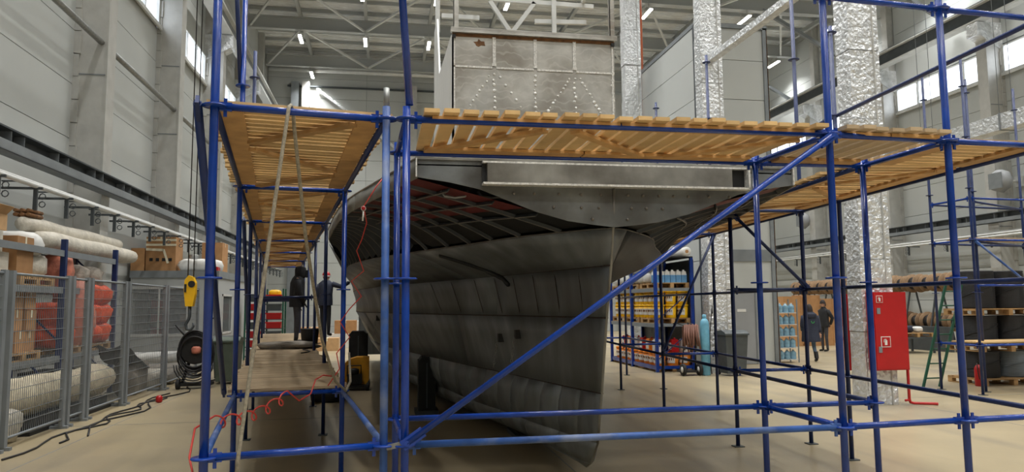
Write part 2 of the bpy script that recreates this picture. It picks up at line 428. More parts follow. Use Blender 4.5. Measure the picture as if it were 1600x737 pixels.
m = MB(); m.tube((-7, 44.7, 16.2), (8, 44.7, 16.2), .16, 10); m.build('pipe', 'steel_white', wb)
m = MB(); m.bb((-6, 45.4, 15.35), (8, 45.58, 15.43)); m.build('rail', 'steel_dark', wb)
m = MB(); m.bb((-7.6, -40.3, 0), (24.4, -40, ROOFZ))
tag(m.build('wall_front', 'wall'), 'white end wall behind the viewpoint', 'wall', kind='structure')
# ceiling
ce = thing('ceiling', 'corrugated grey steel roof on girders', 'ceiling', (8, 18, ROOFZ), kind='structure')
y = -40.3; prof = []
while y < 46: prof += [(y, 0), (y+.11, 0), (y+.15, .09), (y+.26, .09)]; y += .3
m = MB()
for k, (a, b) in enumerate(((-7.5, 8.3), (8.3, 24.3))):
    m = MB(); m.grid([[V(a, q, ROOFZ+h), V(b, q, ROOFZ+h)] for q, h in prof], False); m.build('roof_sheet', 'roof', ce)
m = MB(); m.bb((-7.6, -40.3, ROOFZ+.12), (24.4, 46, ROOFZ+.25)); m.build('roof_slab', 'steel_grey', ce)
for y in (2.2, 8.2, 14.2, 20.2, 26.2, 32.2, 38.2, 44.2):
    for a, b in ((-7.1, 8.2), (8.5, 23.9)):
        m = MB(); ibeam(m, (a, y, 16.55), (b, y, 16.55), .3, .7, .05, .03); m.build('girder', 'wall_grey', ce)
for k in range(9):
    x = -4.45+3.38*k+(.6 if k > 3 else 0)
    m = MB(); ibeam(m, (x, -39, 17.0), (x, 45.4, 17.0), .16, .24, .03, .02); m.build('purlin', 'wall_grey', ce)
for y in [q*1.5+.7 for q in range(8, 30)]:
    m = MB(); m.bb((-7.2, y-.04, ROOFZ-.18), (23.9, y+.04, ROOFZ-.02)); m.build('batten', 'wall_grey', ce)
for y in (20.2, 26.2, 32.2, 38.2):
    for a, b in ((-7, -4.4), (-1.1, -4.4), (-1.1, 2.3), (5.7, 2.3), (9, 12.5), (16, 12.5), (16, 19.5), (23, 19.5)):
        m = MB(); m.bar((a, y+6, 16.3), (b, y, 16.3), .1, .1); m.build('brace', 'steel_white', ce)
# low sloping braces and ridge truss seen over the right hand enclosure
for y in (26.2, 32.2, 38.2):
    m = MB(); m.bar((23.6, y, 13.6), (18.5, y, 16.3), .16, .16); m.build('brace', 'steel_grey', ce)
# hall lamps
lampm = MB(); lampm.bb((-.09, -.62, .05), (.09, .62, .11)); lampm.bb((-.02, -.3, .11), (.02, -.28, .45)); lampm.bb((-.02, .28, .11), (.02, .3, .45))
dm = MB(); dm.bb((-.08, -.6, 0), (.08, .6, .05))
lampme = lampm.mesh('housing', 'steel_white'); dme = dm.mesh('diffuser', 'lamp_glow')
ld = bpy.data.lights.new('lamp_light', 'AREA'); ld.shape = 'RECTANGLE'; ld.size = .3; ld.size_y = 1.3; ld.energy = LAMP_W; ld.spread = math.radians(122); ld.color = (1, .985, .96)
li = 0
for yi, y in enumerate((-34, -28, -22, -16, -10, -4, 2, 8.4, 14.4, 20.4, 26.4, 32.4, 38.4, 44.5)):  # rear rows behind the camera are unseen, added to light the hull front
    for xi, x in enumerate((-4.45, -1.1, 2.28, 5.6, 12.5, 17.6, 22.63)):
        if yi == 13 and xi in (1, 2, 3, 5): continue
        if xi in (0, 1) and yi < 12 and (xi+yi) % 2: continue
        z = 15.78
        t = thing('ceiling_lamp', 'bright linear roof lamp, %s from the left, %s row from the front' % (ORD[xi], ORD[yi]), 'lamp', (x, y, z), 'roof lamps')
        inst('housing', lampme, t, (x, y, z)); inst('diffuser', dme, t, (x, y, z))
        l = bpy.data.objects.new('lamp_light', ld); COL.objects.link(l); l.parent = t; l.location = (0, 0, -.04)
# inner columns wrapped in foil
def column(y, lab, ztop=ROOFZ-.9):
    t = thing('column', lab, 'column', (8.42, y+.2, 0), kind='structure')
    m = MB(); m.bb((8.16, y+.03, 0), (8.69, y+.36, ztop)); m.build('core', 'foil_flat', t)
    z = 0.; k = 0
    while z < ztop:
        h = min(1.25, ztop-z); q = .01*math.sin(z*3)
        s = MB(); s.bb((8.15, y-.01+q, z), (8.72, y+.03, z+h-.012)); s.build('foil_wrap', 'foil', t)
        s = MB(); s.bb((8.13+q, y-.01, z), (8.16, y+.38, z+h-.012)); s.build('foil_wrap', 'foil', t)
        z += 1.25; k += 1
    s = MB(); s.bb((8.69, y, 0), (8.73, y+.38, ztop)); s.build('foil_edge', 'foil', t)
    s = MB(); s.bb((8.60, y-.025, 0), (8.62, y-.01, ztop)); s.build('foil_tape', 'foil_flat', t)
    return t
column(11.3, 'foil wrapped column beside the red fire board')
column(17.3, 'foil wrapped column beside the tall white enclosure')
column(23.3, 'foil wrapped column beside the rust coloured pipe', 16.3)
for i, (a, b) in enumerate(((11.95, 17.27),)):
    m = MB(); m.bar((8.4, a, 8.13), (8.4, b, 8.13), .2, .16)
    tag(m.build('tie_beam', 'foil'), 'foil wrapped tie beam between the two nearest columns', 'beam', kind='structure')
m = MB(); m.tube((9., 24.2, 7), (9., 24.2, 16.3), .14, 12)
tag(m.build('pipe', 'orange'), 'rust orange riser pipe behind the deckhouse', 'pipe', kind='structure')
m = MB(); m.bb((15.8, 12, 6.2), (16.2, 19.2, 6.62)); m.bb((15.85, 19.2, 6.25), (16.15, 19.25, 6.57))
t = thing('air_duct', 'foil wrapped air duct hanging at the right', 'duct', (16, 15, 6.2), kind='structure'); m.build('duct', 'foil', t)
for y in (13, 16, 18.8):
    m = MB(); m.bb((15.78, y, 6.18), (16.22, y+.05, 6.64)); m.tube((15.8, y+.02, 6.64), (15.8, y+.02, ROOFZ-.9), .008, 5); m.tube((16.2, y+.02, 6.64), (16.2, y+.02, ROOFZ-.9), .008, 5); m.build('hanger', 'steel_grey', t)
# tall white enclosure (room inside the hall) with a grey door
en = thing('wall_enclosure', 'tall white panelled enclosure with grey corner trims inside the hall', 'wall', (10.1, 22.8, 0), kind='structure')
m = MB(); m.bb((9.1, 19.62, 0), (11.2, 26.2, 9.95)); m.build('backing', 'steel_grey', en)
z = 0
for h in (2.98, 1.2, 1.2, 1.2, 1.2, 1.2, .97):
    if z > 0: inst('panel', pane_panel(2.16, h, 'X', 'wall', .06), en, (10.13, 19.58, z+h/2))
    inst('panel', pane_panel(6.5, h, 'Y', 'wall', .06), en, (9.05, 22.9, z+h/2))
    inst('panel', pane_panel(6.5, h, 'Y', 'wall', .06), en, (11.25, 22.9, z+h/2)); z += h
for a, b in ((9.05, 9.72), (10.66, 11.2)): m = MB(); m.bb((a, 19.55, 0), (b, 19.61, 2.96)); m.build('panel', 'wall', en)
m = MB(); m.bb((9.72, 19.55, 2.16), (10.66, 19.61, 2.96)); m.build('panel', 'wall', en)
for x in (9.02, 11.2):
    m = MB(); m.bb((x-.03, 19.5, 0), (x+.1, 19.66, 10.0)); m.build('corner_trim', 'steel_dark' if x < 10 else 'steel_grey', en)
m = MB(); m.bb((11.28, 19.5, 0), (11.31, 19.7, 10)); m.build('edge_trim', 'rust', en)
m = MB(); m.bb((9.05, 19.52, 2.96), (11.2, 19.56, 3.3)); m.build('trim_band', 'steel_grey', en)
m = MB(); m.bb((9.0, 19.5, 9.95), (11.32, 26.2, 10.08)); m.build('top_trim', 'steel_grey', en)
d = thing('door_1', 'grey steel door with a small white plate in the white enclosure', 'door', (10.19, 19.55, 0), kind='structure')
m = MB(); m.bb((9.72, 19.53, 0), (9.77, 19.6, 2.16)); m.bb((10.61, 19.53, 0), (10.66, 19.6, 2.16)); m.bb((9.72, 19.53, 2.11), (10.66, 19.6, 2.16)); m.build('door_frame', 'steel_grey', d)
m = MB(); m.bb((9.77, 19.55, .01), (10.61, 19.6, 2.11)); m.build('door_leaf', 'door', d)
m = MB(); m.bb((10.05, 19.542, 1.5), (10.32, 19.55, 1.58)); m.build('door_plate', 'white', d)
m = MB(); m.tube((9.84, 19.5, 1.02), (9.95, 19.5, 1.02), .012, 6); m.bb((9.83, 19.5, .96), (9.86, 19.55, 1.1)); m.build('door_handle', 'steel_dark', d)
# wall heaters on the right wall
for y, lab in ((36.83, 'grey unit heater on the right wall, the farther one'), (23.6, 'grey unit heater on the right wall, the nearer one')):
    t = thing('unit_heater', lab, 'heater', (23.5, y, 5.9))
    m = MB(); m.lathe([(.3, -.12), (.42, -.05), (.45, .2), (.38, .3), (.2, .32)], (23.0, y, 6.3), 8, 'X'); m.build('casing', 'door', t)
    m = MB(); m.bb((22.86, y-.3, 6.0), (22.89, y+.3, 6.6)); m.build('grille', 'steel_grey', t)
    m = MB(); m.tube((23.3, y, 6.3), (23.9, y, 6.3), .06, 8); m.bb((23.88, y-.15, 6.1), (23.99, y+.15, 6.5)); m.build('bracket', 'steel_white', t)
# ================================================================ SHIP
XC = 2.0
LV = [ # z, stem Y, half breadth table
 (2.42, [(6.14, 0), (6.25, .16), (6.6, .42), (7.05, .73), (8.1, 1.14), (9.0, 1.57), (10.1, 2.05), (11.3, 2.4), (12.7, 2.65), (16, 2.85), (24, 2.85)]),
 (2.10, [(6.22, 0), (7, .23), (8.1, .57), (9, .87), (10.1, 1.22), (11.3, 1.62), (12.7, 2.0), (16, 2.65), (20, 2.8), (24, 2.8)]),
 (1.63, [(6.38, 0), (7, .17), (8.1, .48), (9, .74), (10.1, 1.06), (12.7, 1.8), (16, 2.55), (20, 2.75), (24, 2.75)]),
 (.93, [(6.58, 0), (7.1, .14), (8.1, .37), (9.1, .58), (10.1, .84), (12.7, 1.4), (16, 2.1), (20, 2.4), (24, 2.4)]),
 (.45, [(6.74, 0), (7.1, .10), (8.1, .34), (9.1, .54), (10.1, .78), (12.7, 1.2), (16, 1.8), (24, 2.2)]),
 (.22, [(6.98, 0), (7.1, .06), (8.1, .22), (9.1, .38), (10.1, .6), (12.7, 1.1), (16, 1.6), (24, 1.9)]),
 (.15, [(7.15, 0), (8.1, .04), (12, .1), (24, .1)])]
YEND = 24.
SS = [0, .006, .014, .025, .04, .06, .085, .115, .15, .19, .235, .285, .34, .42, .52, .66, .82, 1.]
def hp(j, s, sg):
    z, tab = LV[j]; y0 = tab[0][0]; y = y0+(YEND-y0)*s
    b = interp(tab, y) if s < .03 else smooth(tab, y, .22)
    return V(XC+sg*b, y, z)
def hull_b(y, z):
    for (z1, t1), (z0, t0) in zip(LV, LV[1:]):
        if z >= z0: return lerp(interp(t0, y), interp(t1, y), (z-z0)/(z1-z0))
    return 0
ship = thing('ship', 'grey unpainted steel ship hull with open bow frames and deckhouse under construction', 'ship', (XC, 6.14, .15))
def strake(j, s0, s1, sg, mt):
    ss = [s0]+[s for s in SS if s0+1e-4 < s < s1-1e-4]+[s1]
    rows = []
    for s in ss:
        a, b = hp(j, s, sg), hp(j+1, s, sg); row = []
        for k in range(4):
            t = k/3; p = a.lerp(b, t)
            if j < 2: p.x -= sg*.03*math.sin(PI*t)*min(1, s*12)       # concave flare
            elif j >= 3: p.x += sg*.05*math.sin(PI*t)*min(1, s*14)    # rounded forefoot
            row.append(p)
        rows.append(row if sg < 0 else list(reversed(row)))
    m = MB(); m.grid(rows)
    o = m.build('hull_plate', mt, ship)
    md = o.modifiers.new('thick', 'SOLIDIFY'); md.thickness = .012; md.offset = -1
    return o
for sg in (-1, 1):
    for j, cuts in ((0, (0, .17, 1)), (1, (0, .13, .36, 1)), (2, (0, .2, .5, 1)), (3, (0, .02, .042, .065, .088, .112, .137, .163, .19, .22, .28, 1)), (4, (0, .042, .088, .137, .19, .28, 1)), (5, (0, .28, 1))):
        if j == 0 and sg > 0: cuts = (0, .006, 1)
        for a, b in zip(cuts, cuts[1:]): strake(j, a, b, sg, 'dark_plate' if (j == 0 and sg > 0 and a > 0) else 'hull' if j < 3 else 'hull_bulb')  # right upper strake takes a darker steel colour past the stem
    for j in (1, 2, 3):
        m = MB(); m.path([hp(j, s, sg)+V(sg*.004, -.004, 0) for s in SS], .012, 5); m.build('weld_seam', 'weld', ship, label='rough weld seam along the hull')
    m = MB(); m.path([hp(0, s, sg)+V(0, 0, .004) for s in SS], .008, 5); m.build('plate_edge', 'frame_edge', ship)
m = MB(); m.path([V(XC, y, z) for y, z in ((6.09, 2.80), (6.12, 2.46), (6.14, 2.42), (6.22, 2.1), (6.38, 1.63), (6.58, .93), (6.74, .45), (6.98, .22), (7.15, .15), (9, .14))], .013, 8); m.build('stem_bar', 'hull_deck', ship, label='vertical stem edge of the bow')
m = MB(); m.bb((XC-2.8, YEND-.02, .2), (XC+2.8, YEND, 2.9)); m.build('transom', 'hull', ship)
# a dark strap across the strake below the opening
m = MB(); m.path([V(XC-hull_b(y, z)-.012, y, z) for y, z in ((8.75, 2.36), (8.62, 2.28), (8.45, 2.17), (8.3, 2.06), (8.2, 1.98))], .028, 5); m.build('strap', 'black', ship, label='dark strap lying on the bow plating')
for s0 in (.03, .055, .08, .105, .13, .16, .2, .24):
    m = MB(); m.path([hp(1, s0, -1).lerp(hp(2, s0-.008, -1), t)+V(-.004, -.004, 0) for t in (.05, .35, .65, .95)], .005, 4); m.build('weld_line', 'weld', ship)
for s0 in (.02, .042, .065, .088, .112, .137, .163, .19):
    pts = [hp(3, s0, -1).lerp(hp(4, s0, -1), t)+V(-.05*math.sin(PI*t)*min(1, s0*14)-.004, -.004, 0) for t in (0, .33, .67, 1)]+[hp(4, s0, -1).lerp(hp(5, s0, -1), t)+V(-.05*math.sin(PI*t)*min(1, s0*14)-.004, -.004, 0) for t in (.33, .67, 1)]
    m = MB(); m.path(pts, .005, 4); m.build('weld_line', 'weld', ship)
# bulwark strip and deck
DK = [(6.1, 1.74), (7.03, 2.0), (8.38, 2.38), (9.3, 2.57), (10.4, 2.71), (12, 2.9), (14, 2.98), (24, 2.98)]
ys = [6.1, 6.4, 6.7, 7.03, 7.4, 7.8, 8.2, 8.6, 9.0, 9.4, 9.9, 10.5, 12, 15, 18, 24]
db = lambda y: interp(DK, y) if y < 6.2 else smooth(DK, y, .3)
for sg in (-1, 1):
    for a, b in ((0, 6), (6, 11), (11, 15)):
        m = MB(); m.grid([[V(XC+sg*db(y), y, 2.83), V(XC+sg*db(y), y, 3.0)] for y in ys[a:b+1]])
        o = m.build('bulwark_plate', 'hull_deck', ship); md = o.modifiers.new('t', 'SOLIDIFY'); md.thickness = .014
    m = MB(); m.path([V(XC+sg*db(y), y, 3.0) for y in ys], .012, 5); m.build('bulwark_edge', 'frame_edge', ship)
    # upper shell aft
    rows = [[V(XC+sg*db(y), y, 2.83), hp(0, (y-6.14)/(YEND-6.14), sg)] for y in (12.9, 15, 18, 21, 24)]
    m = MB(); m.grid(rows); o = m.build('hull_plate', 'hull', ship); md = o.modifiers.new('t', 'SOLIDIFY'); md.thickness = .012
m = MB(); m.plate([V(XC-db(y)+.01, y, 2.94) for y in ys]+[V(XC+db(y)-.01, y, 2.94) for y in reversed(ys)], (0, 0, .012)); m.build('deck_plate', 'hull_deck', ship)
# front panel with curved lower edge
ARC = [(1.74, 2.84), (1.46, 2.80), (1.2, 2.745), (.95, 2.65), (.7, 2.555), (.42, 2.48), (.2, 2.45)]
poly = [(XC-1.74, 6.1, 3.0)]+[(XC-x, 6.1, z) for x, z in ARC]+[(XC, 6.1, 2.43)]+[(XC+x, 6.1, z) for x, z in reversed(ARC)]+[(XC+1.74, 6.1, 3.0)]
m = MB(); m.plate([Vector(p) for p in poly], (0, .016, 0)); m.build('front_plate', 'hull_front', ship)
m = MB(); m.bb((XC-1.75, 6.085, 2.99), (XC+1.75, 6.12, 3.01)); m.build('front_edge', 'hull_deck', ship)
for sg in (-1, 1): m = MB(); m.bb((XC+sg*1.74-.006, 6.08, 2.84), (XC+sg*1.74+.006, 6.1, 3.0)); m.build('corner_edge', 'weld_bright', ship)
# channel across the front
m = MB(); m.bb((XC-1.18, 6.0, 2.775), (XC+1.26, 6.1, 2.793)); m.bb((XC-1.18, 6.03, 2.965), (XC+1.26, 6.1, 2.98)); m.bb((XC+1.245, 6.0, 2.78), (XC+1.262, 6.1, 2.98))
m.build('channel_flange', 'weld_bright', ship, label='bright ground flange of the bow channel')
m = MB(); m.bb((XC-1.14, 6.03, 2.793), (XC+1.1, 6.1, 2.965)); m.build('channel_web', 'hull_deck', ship)
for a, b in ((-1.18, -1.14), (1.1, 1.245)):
    m = MB(); m.bb((XC+a, 6.085, 2.793), (XC+b, 6.098, 2.965)); m.build('channel_end_shade', 'black', ship)  # black plates painted for the shade inside the hollow channel ends
bl = MB(); bl.lathe([(.004, -.016), (.009, -.013), (.014, -.004), (.014, 0)], (0, 0, 0), 8, 'Y'); blm = bl.mesh('bolt', 'frame_edge')
for z, xs_ in ((2.715, [-.9, -.72, -.5, -.3, -.12, .13, .27, .42, .56, .7, .9, 1.1]), (2.60, [-.55, -.3, -.14, .16, .3, .45]), (2.5, [-.2, .12])):
    for x in xs_: inst('bolt', blm, ship, (XC+x, 6.1, z))
# frames, stringers and red inner plating in the unplated flare
def flare(y, t, sg, inset=0.):
    a = V(XC+sg*(db(y)-.02), y, 2.83); b = hp(0, max(0, (y-6.14)/(YEND-6.14)), sg)
    p = a.lerp(b, t); q = max(0, min(1, (y-6.3)/2.2))
    p.z = lerp(a.z, b.z, lerp(t, t**2.4, q)); p.x -= sg*inset*.6; p.z += inset*.85
    return p
fy = 6.55
while fy < 13.4:
    for sg in (-1, 1):
        ts = [i/10 for i in range(11)]; near = fy < 8.9
        out = [flare(fy, t, sg) for t in ts]; inn = [flare(fy, t, sg, .035 if near else .12) for t in ts]
        m = MB(); m.plate(out+list(reversed(inn)), (0, .008, 0))
        m.cur = 1
        for p, q in zip(out, out[1:]): m.bar(p, q, .012, .007, (sg*.6, 0, -1))
        m.build('frame_rib', ['frame_dark', 'frame_edge'], ship)
    fy += .46 if fy < 8.9 else .3
yy = [6.3+.35*i for i in range(20)]
for sg in (-1, 1):
    for t, ye in ((.2, 9), (.45, 9), (.7, 7)):
        m = MB()
        pts = [flare(y, t, sg, .0) for y in yy[:ye]]; pin = [flare(y, t, sg, .04) for y in yy[:ye]]
        rows = [[p, q] for p, q in zip(pts, pin)]; m.grid(rows, True); o = m.build('stringer', 'frame_dark', ship)
        md = o.modifiers.new('t', 'SOLIDIFY'); md.thickness = .012
        m = MB(); m.path(pts, .007, 4); m.build('stringer_edge', 'frame_edge', ship)
    m = MB(); m.grid([[flare(y, t, sg, .045 if y < 8.9 else .13) for t in (0, .15, .3, .45, .62)] for y in yy]); o = m.build('plating_and_shade', 'primer_red', ship, label='dark red primed inner plating')
    m = MB(); m.grid([[flare(y, t, sg, .045 if y < 8.9 else .13) for t in (.63, .7, .85, 1)] for y in yy]); o = m.build('plating_and_shade', 'black', ship)  # shade of the hollow bow put in as a black sheet
# bow hand holds inside the opening
for y, x in ((6.45, .62), (6.45, .95), (6.5, 1.12)):
    c = V(x, y, 2.78); m = MB(); m.path([c+V(-.12, 0, .0), c+V(-.09, -.02, -.05), c+V(0, -.03, -.065), c+V(.09, -.02, -.05), c+V(.12, 0, 0)], .012, 6); m.build('lifting_eye', 'galv', ship)
# hull lugs with chains
for (y, z, dx) in ((8.2, 1.42, 0), (8.7, 1.36, 1), (14.3, 1.52, 0), (13.6, 1.54, 1)):
    x = XC-hull_b(y, z)
    m = MB(); m.bb((x-.05, y-.05, z-.05), (x+.02, y+.05, z+.05)); o = m.build('lug', 'black', ship)
    for k in range(9):
        m = MB(); c = V(x-.06-.004*k, y+.012*k*(1 if dx else .3), z-.05-.036*k); a = k % 2
        m.path([c+(V(.012*math.cos(q), 0, .024*math.sin(q)) if a else V(0, .012*math.cos(q), .024*math.sin(q))) for q in [i*PI/4 for i in range(8)]], .004, 4, True)
        m.build('chain_link', 'galv', o)
# deckhouse
dh = MB(); X0, X1, Y0, Y1, ZT = .87, 3.13, 9.4, 12.95, 5.45
dh.bb((X0, Y0, 2.95), (X1, Y0+.03, ZT-.03)); dh.bb((X1-.03, Y0+.03, 2.95), (X1, Y1, ZT)); dh.bb((X0+.03, Y1-.03, 2.95), (X1-.03, Y1, ZT))
dho = dh.build('deckhouse', 'deckhouse', ship, label='bare metal deckhouse with brushed swirl marks')
m = MB(); m.plate([V(X0, y, z) for y, z in ((9.4, 2.95), (9.4, 5.36), (9.55, 5.42), (11.75, 5.58), (12.3, 6.75), (12.95, 6.75), (12.95, 2.95))], (.03, 0, 0)); m.build('side_plate', 'deckhouse_side_lit', dho, label='deckhouse side plate with a V notch, window light painted in pale')
m = MB(); m.bb((X0-.02, Y0-.06, ZT-.03), (X1+.03, Y0+.06, ZT+.01)); m.bb((X0-.02, Y0-.06, ZT-.06), (X1+.03, Y0-.05, ZT)); m.build('top_flange', 'deckhouse', dho)
m = MB(); m.bb((X0, Y0-.012, ZT-.1), (X1, Y0, ZT-.06)); m.build('rust_streak', 'rust', dho)
for x in (1.438, 2.005, 2.556):
    m = MB(); m.bb((x-.022, Y0-.014, 4.96), (x+.022, Y0, 5.36)); m.bb((x-.03, Y0-.008, 4.96), (x+.03, Y0, 5.0)); m.build('stiffener', 'weld_bright', dho)
for a, b in ((X0+.02, 1.41), (1.465, 1.98), (2.03, 2.53), (2.58, X1-.04)):
    m = MB(); m.bb((a, Y0-.012, 4.925), (b, Y0, 4.95)); m.build('weld_strip', 'weld_bright', dho)
for x in (X0+.02, X1-.04):
    m = MB(); m.bb((x, Y0-.012, 4.2), (x+.02, Y0, 5.36)); m.build('weld_strip', 'weld_bright', dho)
sp = MB(); rn = random.Random(3)
def spots(p, q, n):
    for i in range(n):
        t = (i+.5)/n+rn.uniform(-.02, .02); x = lerp(p[0], q[0], t); z = lerp(p[1], q[1], t); r = rn.uniform(.012, .027)
        sp.lathe([(r*.3, -.006), (r, -.003), (r, 0)], (x+rn.uniform(-.012, .012), Y0, z), 7, 'Y')
for p, q, n in (((1.44, 4.88), (1.44, 4.2), 9), ((2.0, 4.88), (2.0, 4.2), 11), ((2.56, 4.88), (2.56, 4.2), 10), ((1.4, 4.86), (1.03, 4.3), 8), ((1.5, 4.86), (1.9, 4.25), 6), ((2.5, 4.86), (2.1, 4.25), 12), ((2.62, 4.86), (3.0, 4.25), 12), ((3.1, 5.0), (3.1, 4.2), 8)): spots(p, q, n)
o = sp.build('weld_marks', 'weld_bright', dho); o['kind'] = 'stuff'
m = MB(); m.plate([V(1.24+r*math.cos(a)*1.25, Y0-.004, 5.27+r*math.sin(a)*.8) for a, r in [(i*2*PI/11, .055+.02*math.sin(i*2.7)) for i in range(11)]], (0, .005, 0)); m.build('rust_patch', 'rust', dho)
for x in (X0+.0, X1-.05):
    m = MB(); m.bb((x, Y0-.04, ZT-.13), (x+.045, Y0-.012, ZT-.085)); m.build('corner_hole_shade', 'black', dho)  # solid black blocks paint the shade of holes at the corners
# open angle frame above the deckhouse
for x in (X0+.05, X1-.03):
    m = MB(); m.bb((x-.035, Y0-.03, ZT+.01), (x+.035, Y0-.02, 7.9)); m.bb((x-.035, Y0-.03, ZT+.01), (x-.025, Y0+.04, 7.9)); m.build('mast_post', 'deckhouse', dho)
for a, b in (((X0+.05, 12.8, 6.7), (X0+.05, 12.8, 8.2)), ((X1-.03, 12.8, 5.45), (X1-.03, 12.8, 8.2)), ((1.0, 12.9, 7.06), (1.7, 12.9, 7.06)), ((2.75, 12.9, 7.06), (3.75, 12.9, 7.1)),
             ((1.4, 12.9, 7.45), (3.9, 12.9, 7.42)), ((2.75, 12.9, 7.42), (2.3, 12.9, 6.8)), ((1.9, 12.9, 7.4), (2.3, 12.9, 6.8)), ((1.65, 12.9, 7.5), (1.65, 9.5, 7.9)), ((3.7, 12.9, 7.5), (3.3, 9.5, 7.9)), ((X0+.05, Y0, 7.9), (X0+.05, 12.8, 7.9)), ((X0+.05, Y0, 7.9), (X1, Y0, 7.9))):
    m = MB(); m.bar(a, b, .06, .08); m.build('mast_bar', 'steel_white', dho)
# keel stands: black padded blocks
def stand(x0, x1, y0, y1, z, lab):
    t = thing('keel_stand', lab, 'support', ((x0+x1)/2, (y0+y1)/2, 0))
    m = MB(); m.bb((x0, y0, .06), (x1, y1, z)); m.plate([(x0+.02, y0, z), (x1-.03, y0, z), (x1-.1, y0, z+.06), (x0+.06, y0, z+.06)], (0, y1-y0, 0)); m.build('block', 'rubber', t)
    m = MB(); m.bb((x0-.05, y0-.05, 0), (x1+.05, y1+.05, .06)); m.build('foot_plate', 'steel_dark', t)
    m = MB(); m.bb(((x0+x1)/2-.01, y0-.012, .1), ((x0+x1)/2+.01, y0, z-.04)); m.build('slot', 'steel_dark', t)
stand(.56, .84, 12.0, 12.4, .86, 'black keel stand under the near side of the hull')
stand(-.78, -.36, 17.0, 17.5, 1.12, 'tall black keel stand beside the yellow machine')
stand(1.75, 2.25, 9.5, 10.1, .075, 'low black keel stand under the middle of the hull')
# ================================================================ SCAFFOLD
ZB, ZM, ZT2 = .92, 1.92, 2.92
_fl = MB(); _fl.lathe([(.03, -.006), (.068, -.006), (.072, 0), (.068, .006), (.03, .006)], (0, 0, 0), 14); FLM = _fl.mesh('flange', 'blue')
_fb = MB(); _fb.lathe([(.03, -.006), (.068, -.006), (.072, 0), (.068, .006), (.03, .006)], (0, 0, 0), 14); FLD = _fb.mesh('flange', 'blue_dark')
def post(root, x, y, top, mt='blue', lo=ZB, lean=(0, 0), spigot=0, z0=.0):
    m = MB(); m.tube((x, y, z0+.012), (x+lean[0], y+lean[1], top), .025, 12)
    o = m.build('post', mt, root)
    z = lo
    while z < top+.02:
        if z > z0+.1:
            f = bpy.data.objects.new('flange', FLD if mt == 'blue_dark' else FLM); COL.objects.link(f); f.parent = o
            t = (z-z0)/(top-z0); f.location = V(x+lean[0]*t, y+lean[1]*t, z)-ROOT[root]
        z += 1.
    if z0 == 0:
        b = MB(); b.bb((x-.06, y-.06, 0), (x+.06, y+.06, .012)); b.build('base_plate', 'steel_dark', o)
    if spigot:
        b = MB(); b.tube((x, y, top), (x, y, top+spigot), .019, 10); b.build('spigot', 'galv', o)
    return o
def ledger(root, p, q, z, mt='blue', heads=True, r=.0215):
    a = V(p[0], p[1], z); b = V(q[0], q[1], z); d = (b-a).normalized()
    a2, b2 = a+d*.03, b-d*.03
    m = MB(); m.tube(a2+d*.03, b2-d*.03, r, 10)
    if heads:
        for e, s in ((a2, 1), (b2, -1)):
            c = e+d*s*.03
            m.bar(c-d*.035, c+d*.035, .026, .05); m.bar(c-d*s*.002+V(0, 0, -.06), c-d*s*.002+V(0, 0, .05), .01, .02, (d.x, d.y, 0))
    return m.build('ledger', mt, root)
def brace(root, p, q, mt='blue', r=.021, plate=True):
    m = MB(); p = Vector(p); q = Vector(q); d = (q-p).normalized(); m.tube(p, q, r, 10)
    if plate:
        for e, s in ((p, 1), (q, -1)):
            m.bar(e-d*s*.03, e+d*s*.12, .022, .062); m.lathe([(.018, -.02), (.018, .02)], e, 8, 'Y')
    return m.build('brace', mt, root)
# --- left flank
dL = V(-.1365, .9906, 0)
O = [V(-.98, 4.355, 0)+dL*2.98*i for i in range(7)]; I_ = [V(.005, 4.52, 0)+dL*2.98*i for i in range(7)]
sl = thing('scaffold', 'blue tube scaffold along the left side of the ship', 'scaffold', (O[3].x+.5, O[3].y, 0), 'blue scaffolds around the ship')
for i in range(7):
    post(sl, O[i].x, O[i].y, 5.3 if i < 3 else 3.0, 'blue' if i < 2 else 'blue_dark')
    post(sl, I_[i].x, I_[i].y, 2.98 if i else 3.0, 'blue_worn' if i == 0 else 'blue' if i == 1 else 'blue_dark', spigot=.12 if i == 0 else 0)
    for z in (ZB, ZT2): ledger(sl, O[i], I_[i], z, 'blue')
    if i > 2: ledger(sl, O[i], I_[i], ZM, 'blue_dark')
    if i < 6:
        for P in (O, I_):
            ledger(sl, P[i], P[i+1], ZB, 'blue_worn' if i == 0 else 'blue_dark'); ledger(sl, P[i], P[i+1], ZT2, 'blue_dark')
        if i in (0, 2, 4):
            b = V(-.09, -.02, 0); brace(sl, V(O[i].x, O[i].y, 2.93)+b, V(O[i+1].x, O[i+1].y, .95)+b, 'blue_dark', .025)
brace(sl, (O[1].x-.06, O[1].y-.25, 5.2), (O[1].x-.03, O[1].y+.03, 3.95), 'blue_dark', plate=False)
# --- front
C_, M_, F_, G_ = V(.13, 4.5, 0), V(.09, 5.53, 0), V(3.05, 4.5, 0), V(3.05, 5.53, 0)
sf = thing('scaffold', 'blue tube scaffold across the bow of the ship', 'scaffold', (1.6, 5, 0), 'blue scaffolds around the ship')
post(sf, C_.x, C_.y, 3.0, 'blue'); post(sf, C_.x+.018, C_.y, 5.3, 'blue', lo=3.92, lean=(-.16, 0), z0=3.0)
post(sf, M_.x, M_.y, 3.0, 'blue'); post(sf, F_.x, F_.y, 5.3, 'blue'); post(sf, G_.x, G_.y, 3.02, 'blue')
for a, b in ((C_, F_), (M_, G_), (C_, M_), (G_, F_)):
    for z in (ZB, ZT2): ledger(sf, a, b, z, 'blue_worn' if (z == ZB and a is C_ and b is F_) else 'blue')
ledger(sf, C_, F_, 3.92, 'blue')
brace(sf, (C_.x+.01, C_.y-.055, ZB+.02), (F_.x-.01, F_.y-.055, ZT2-.02), 'blue')
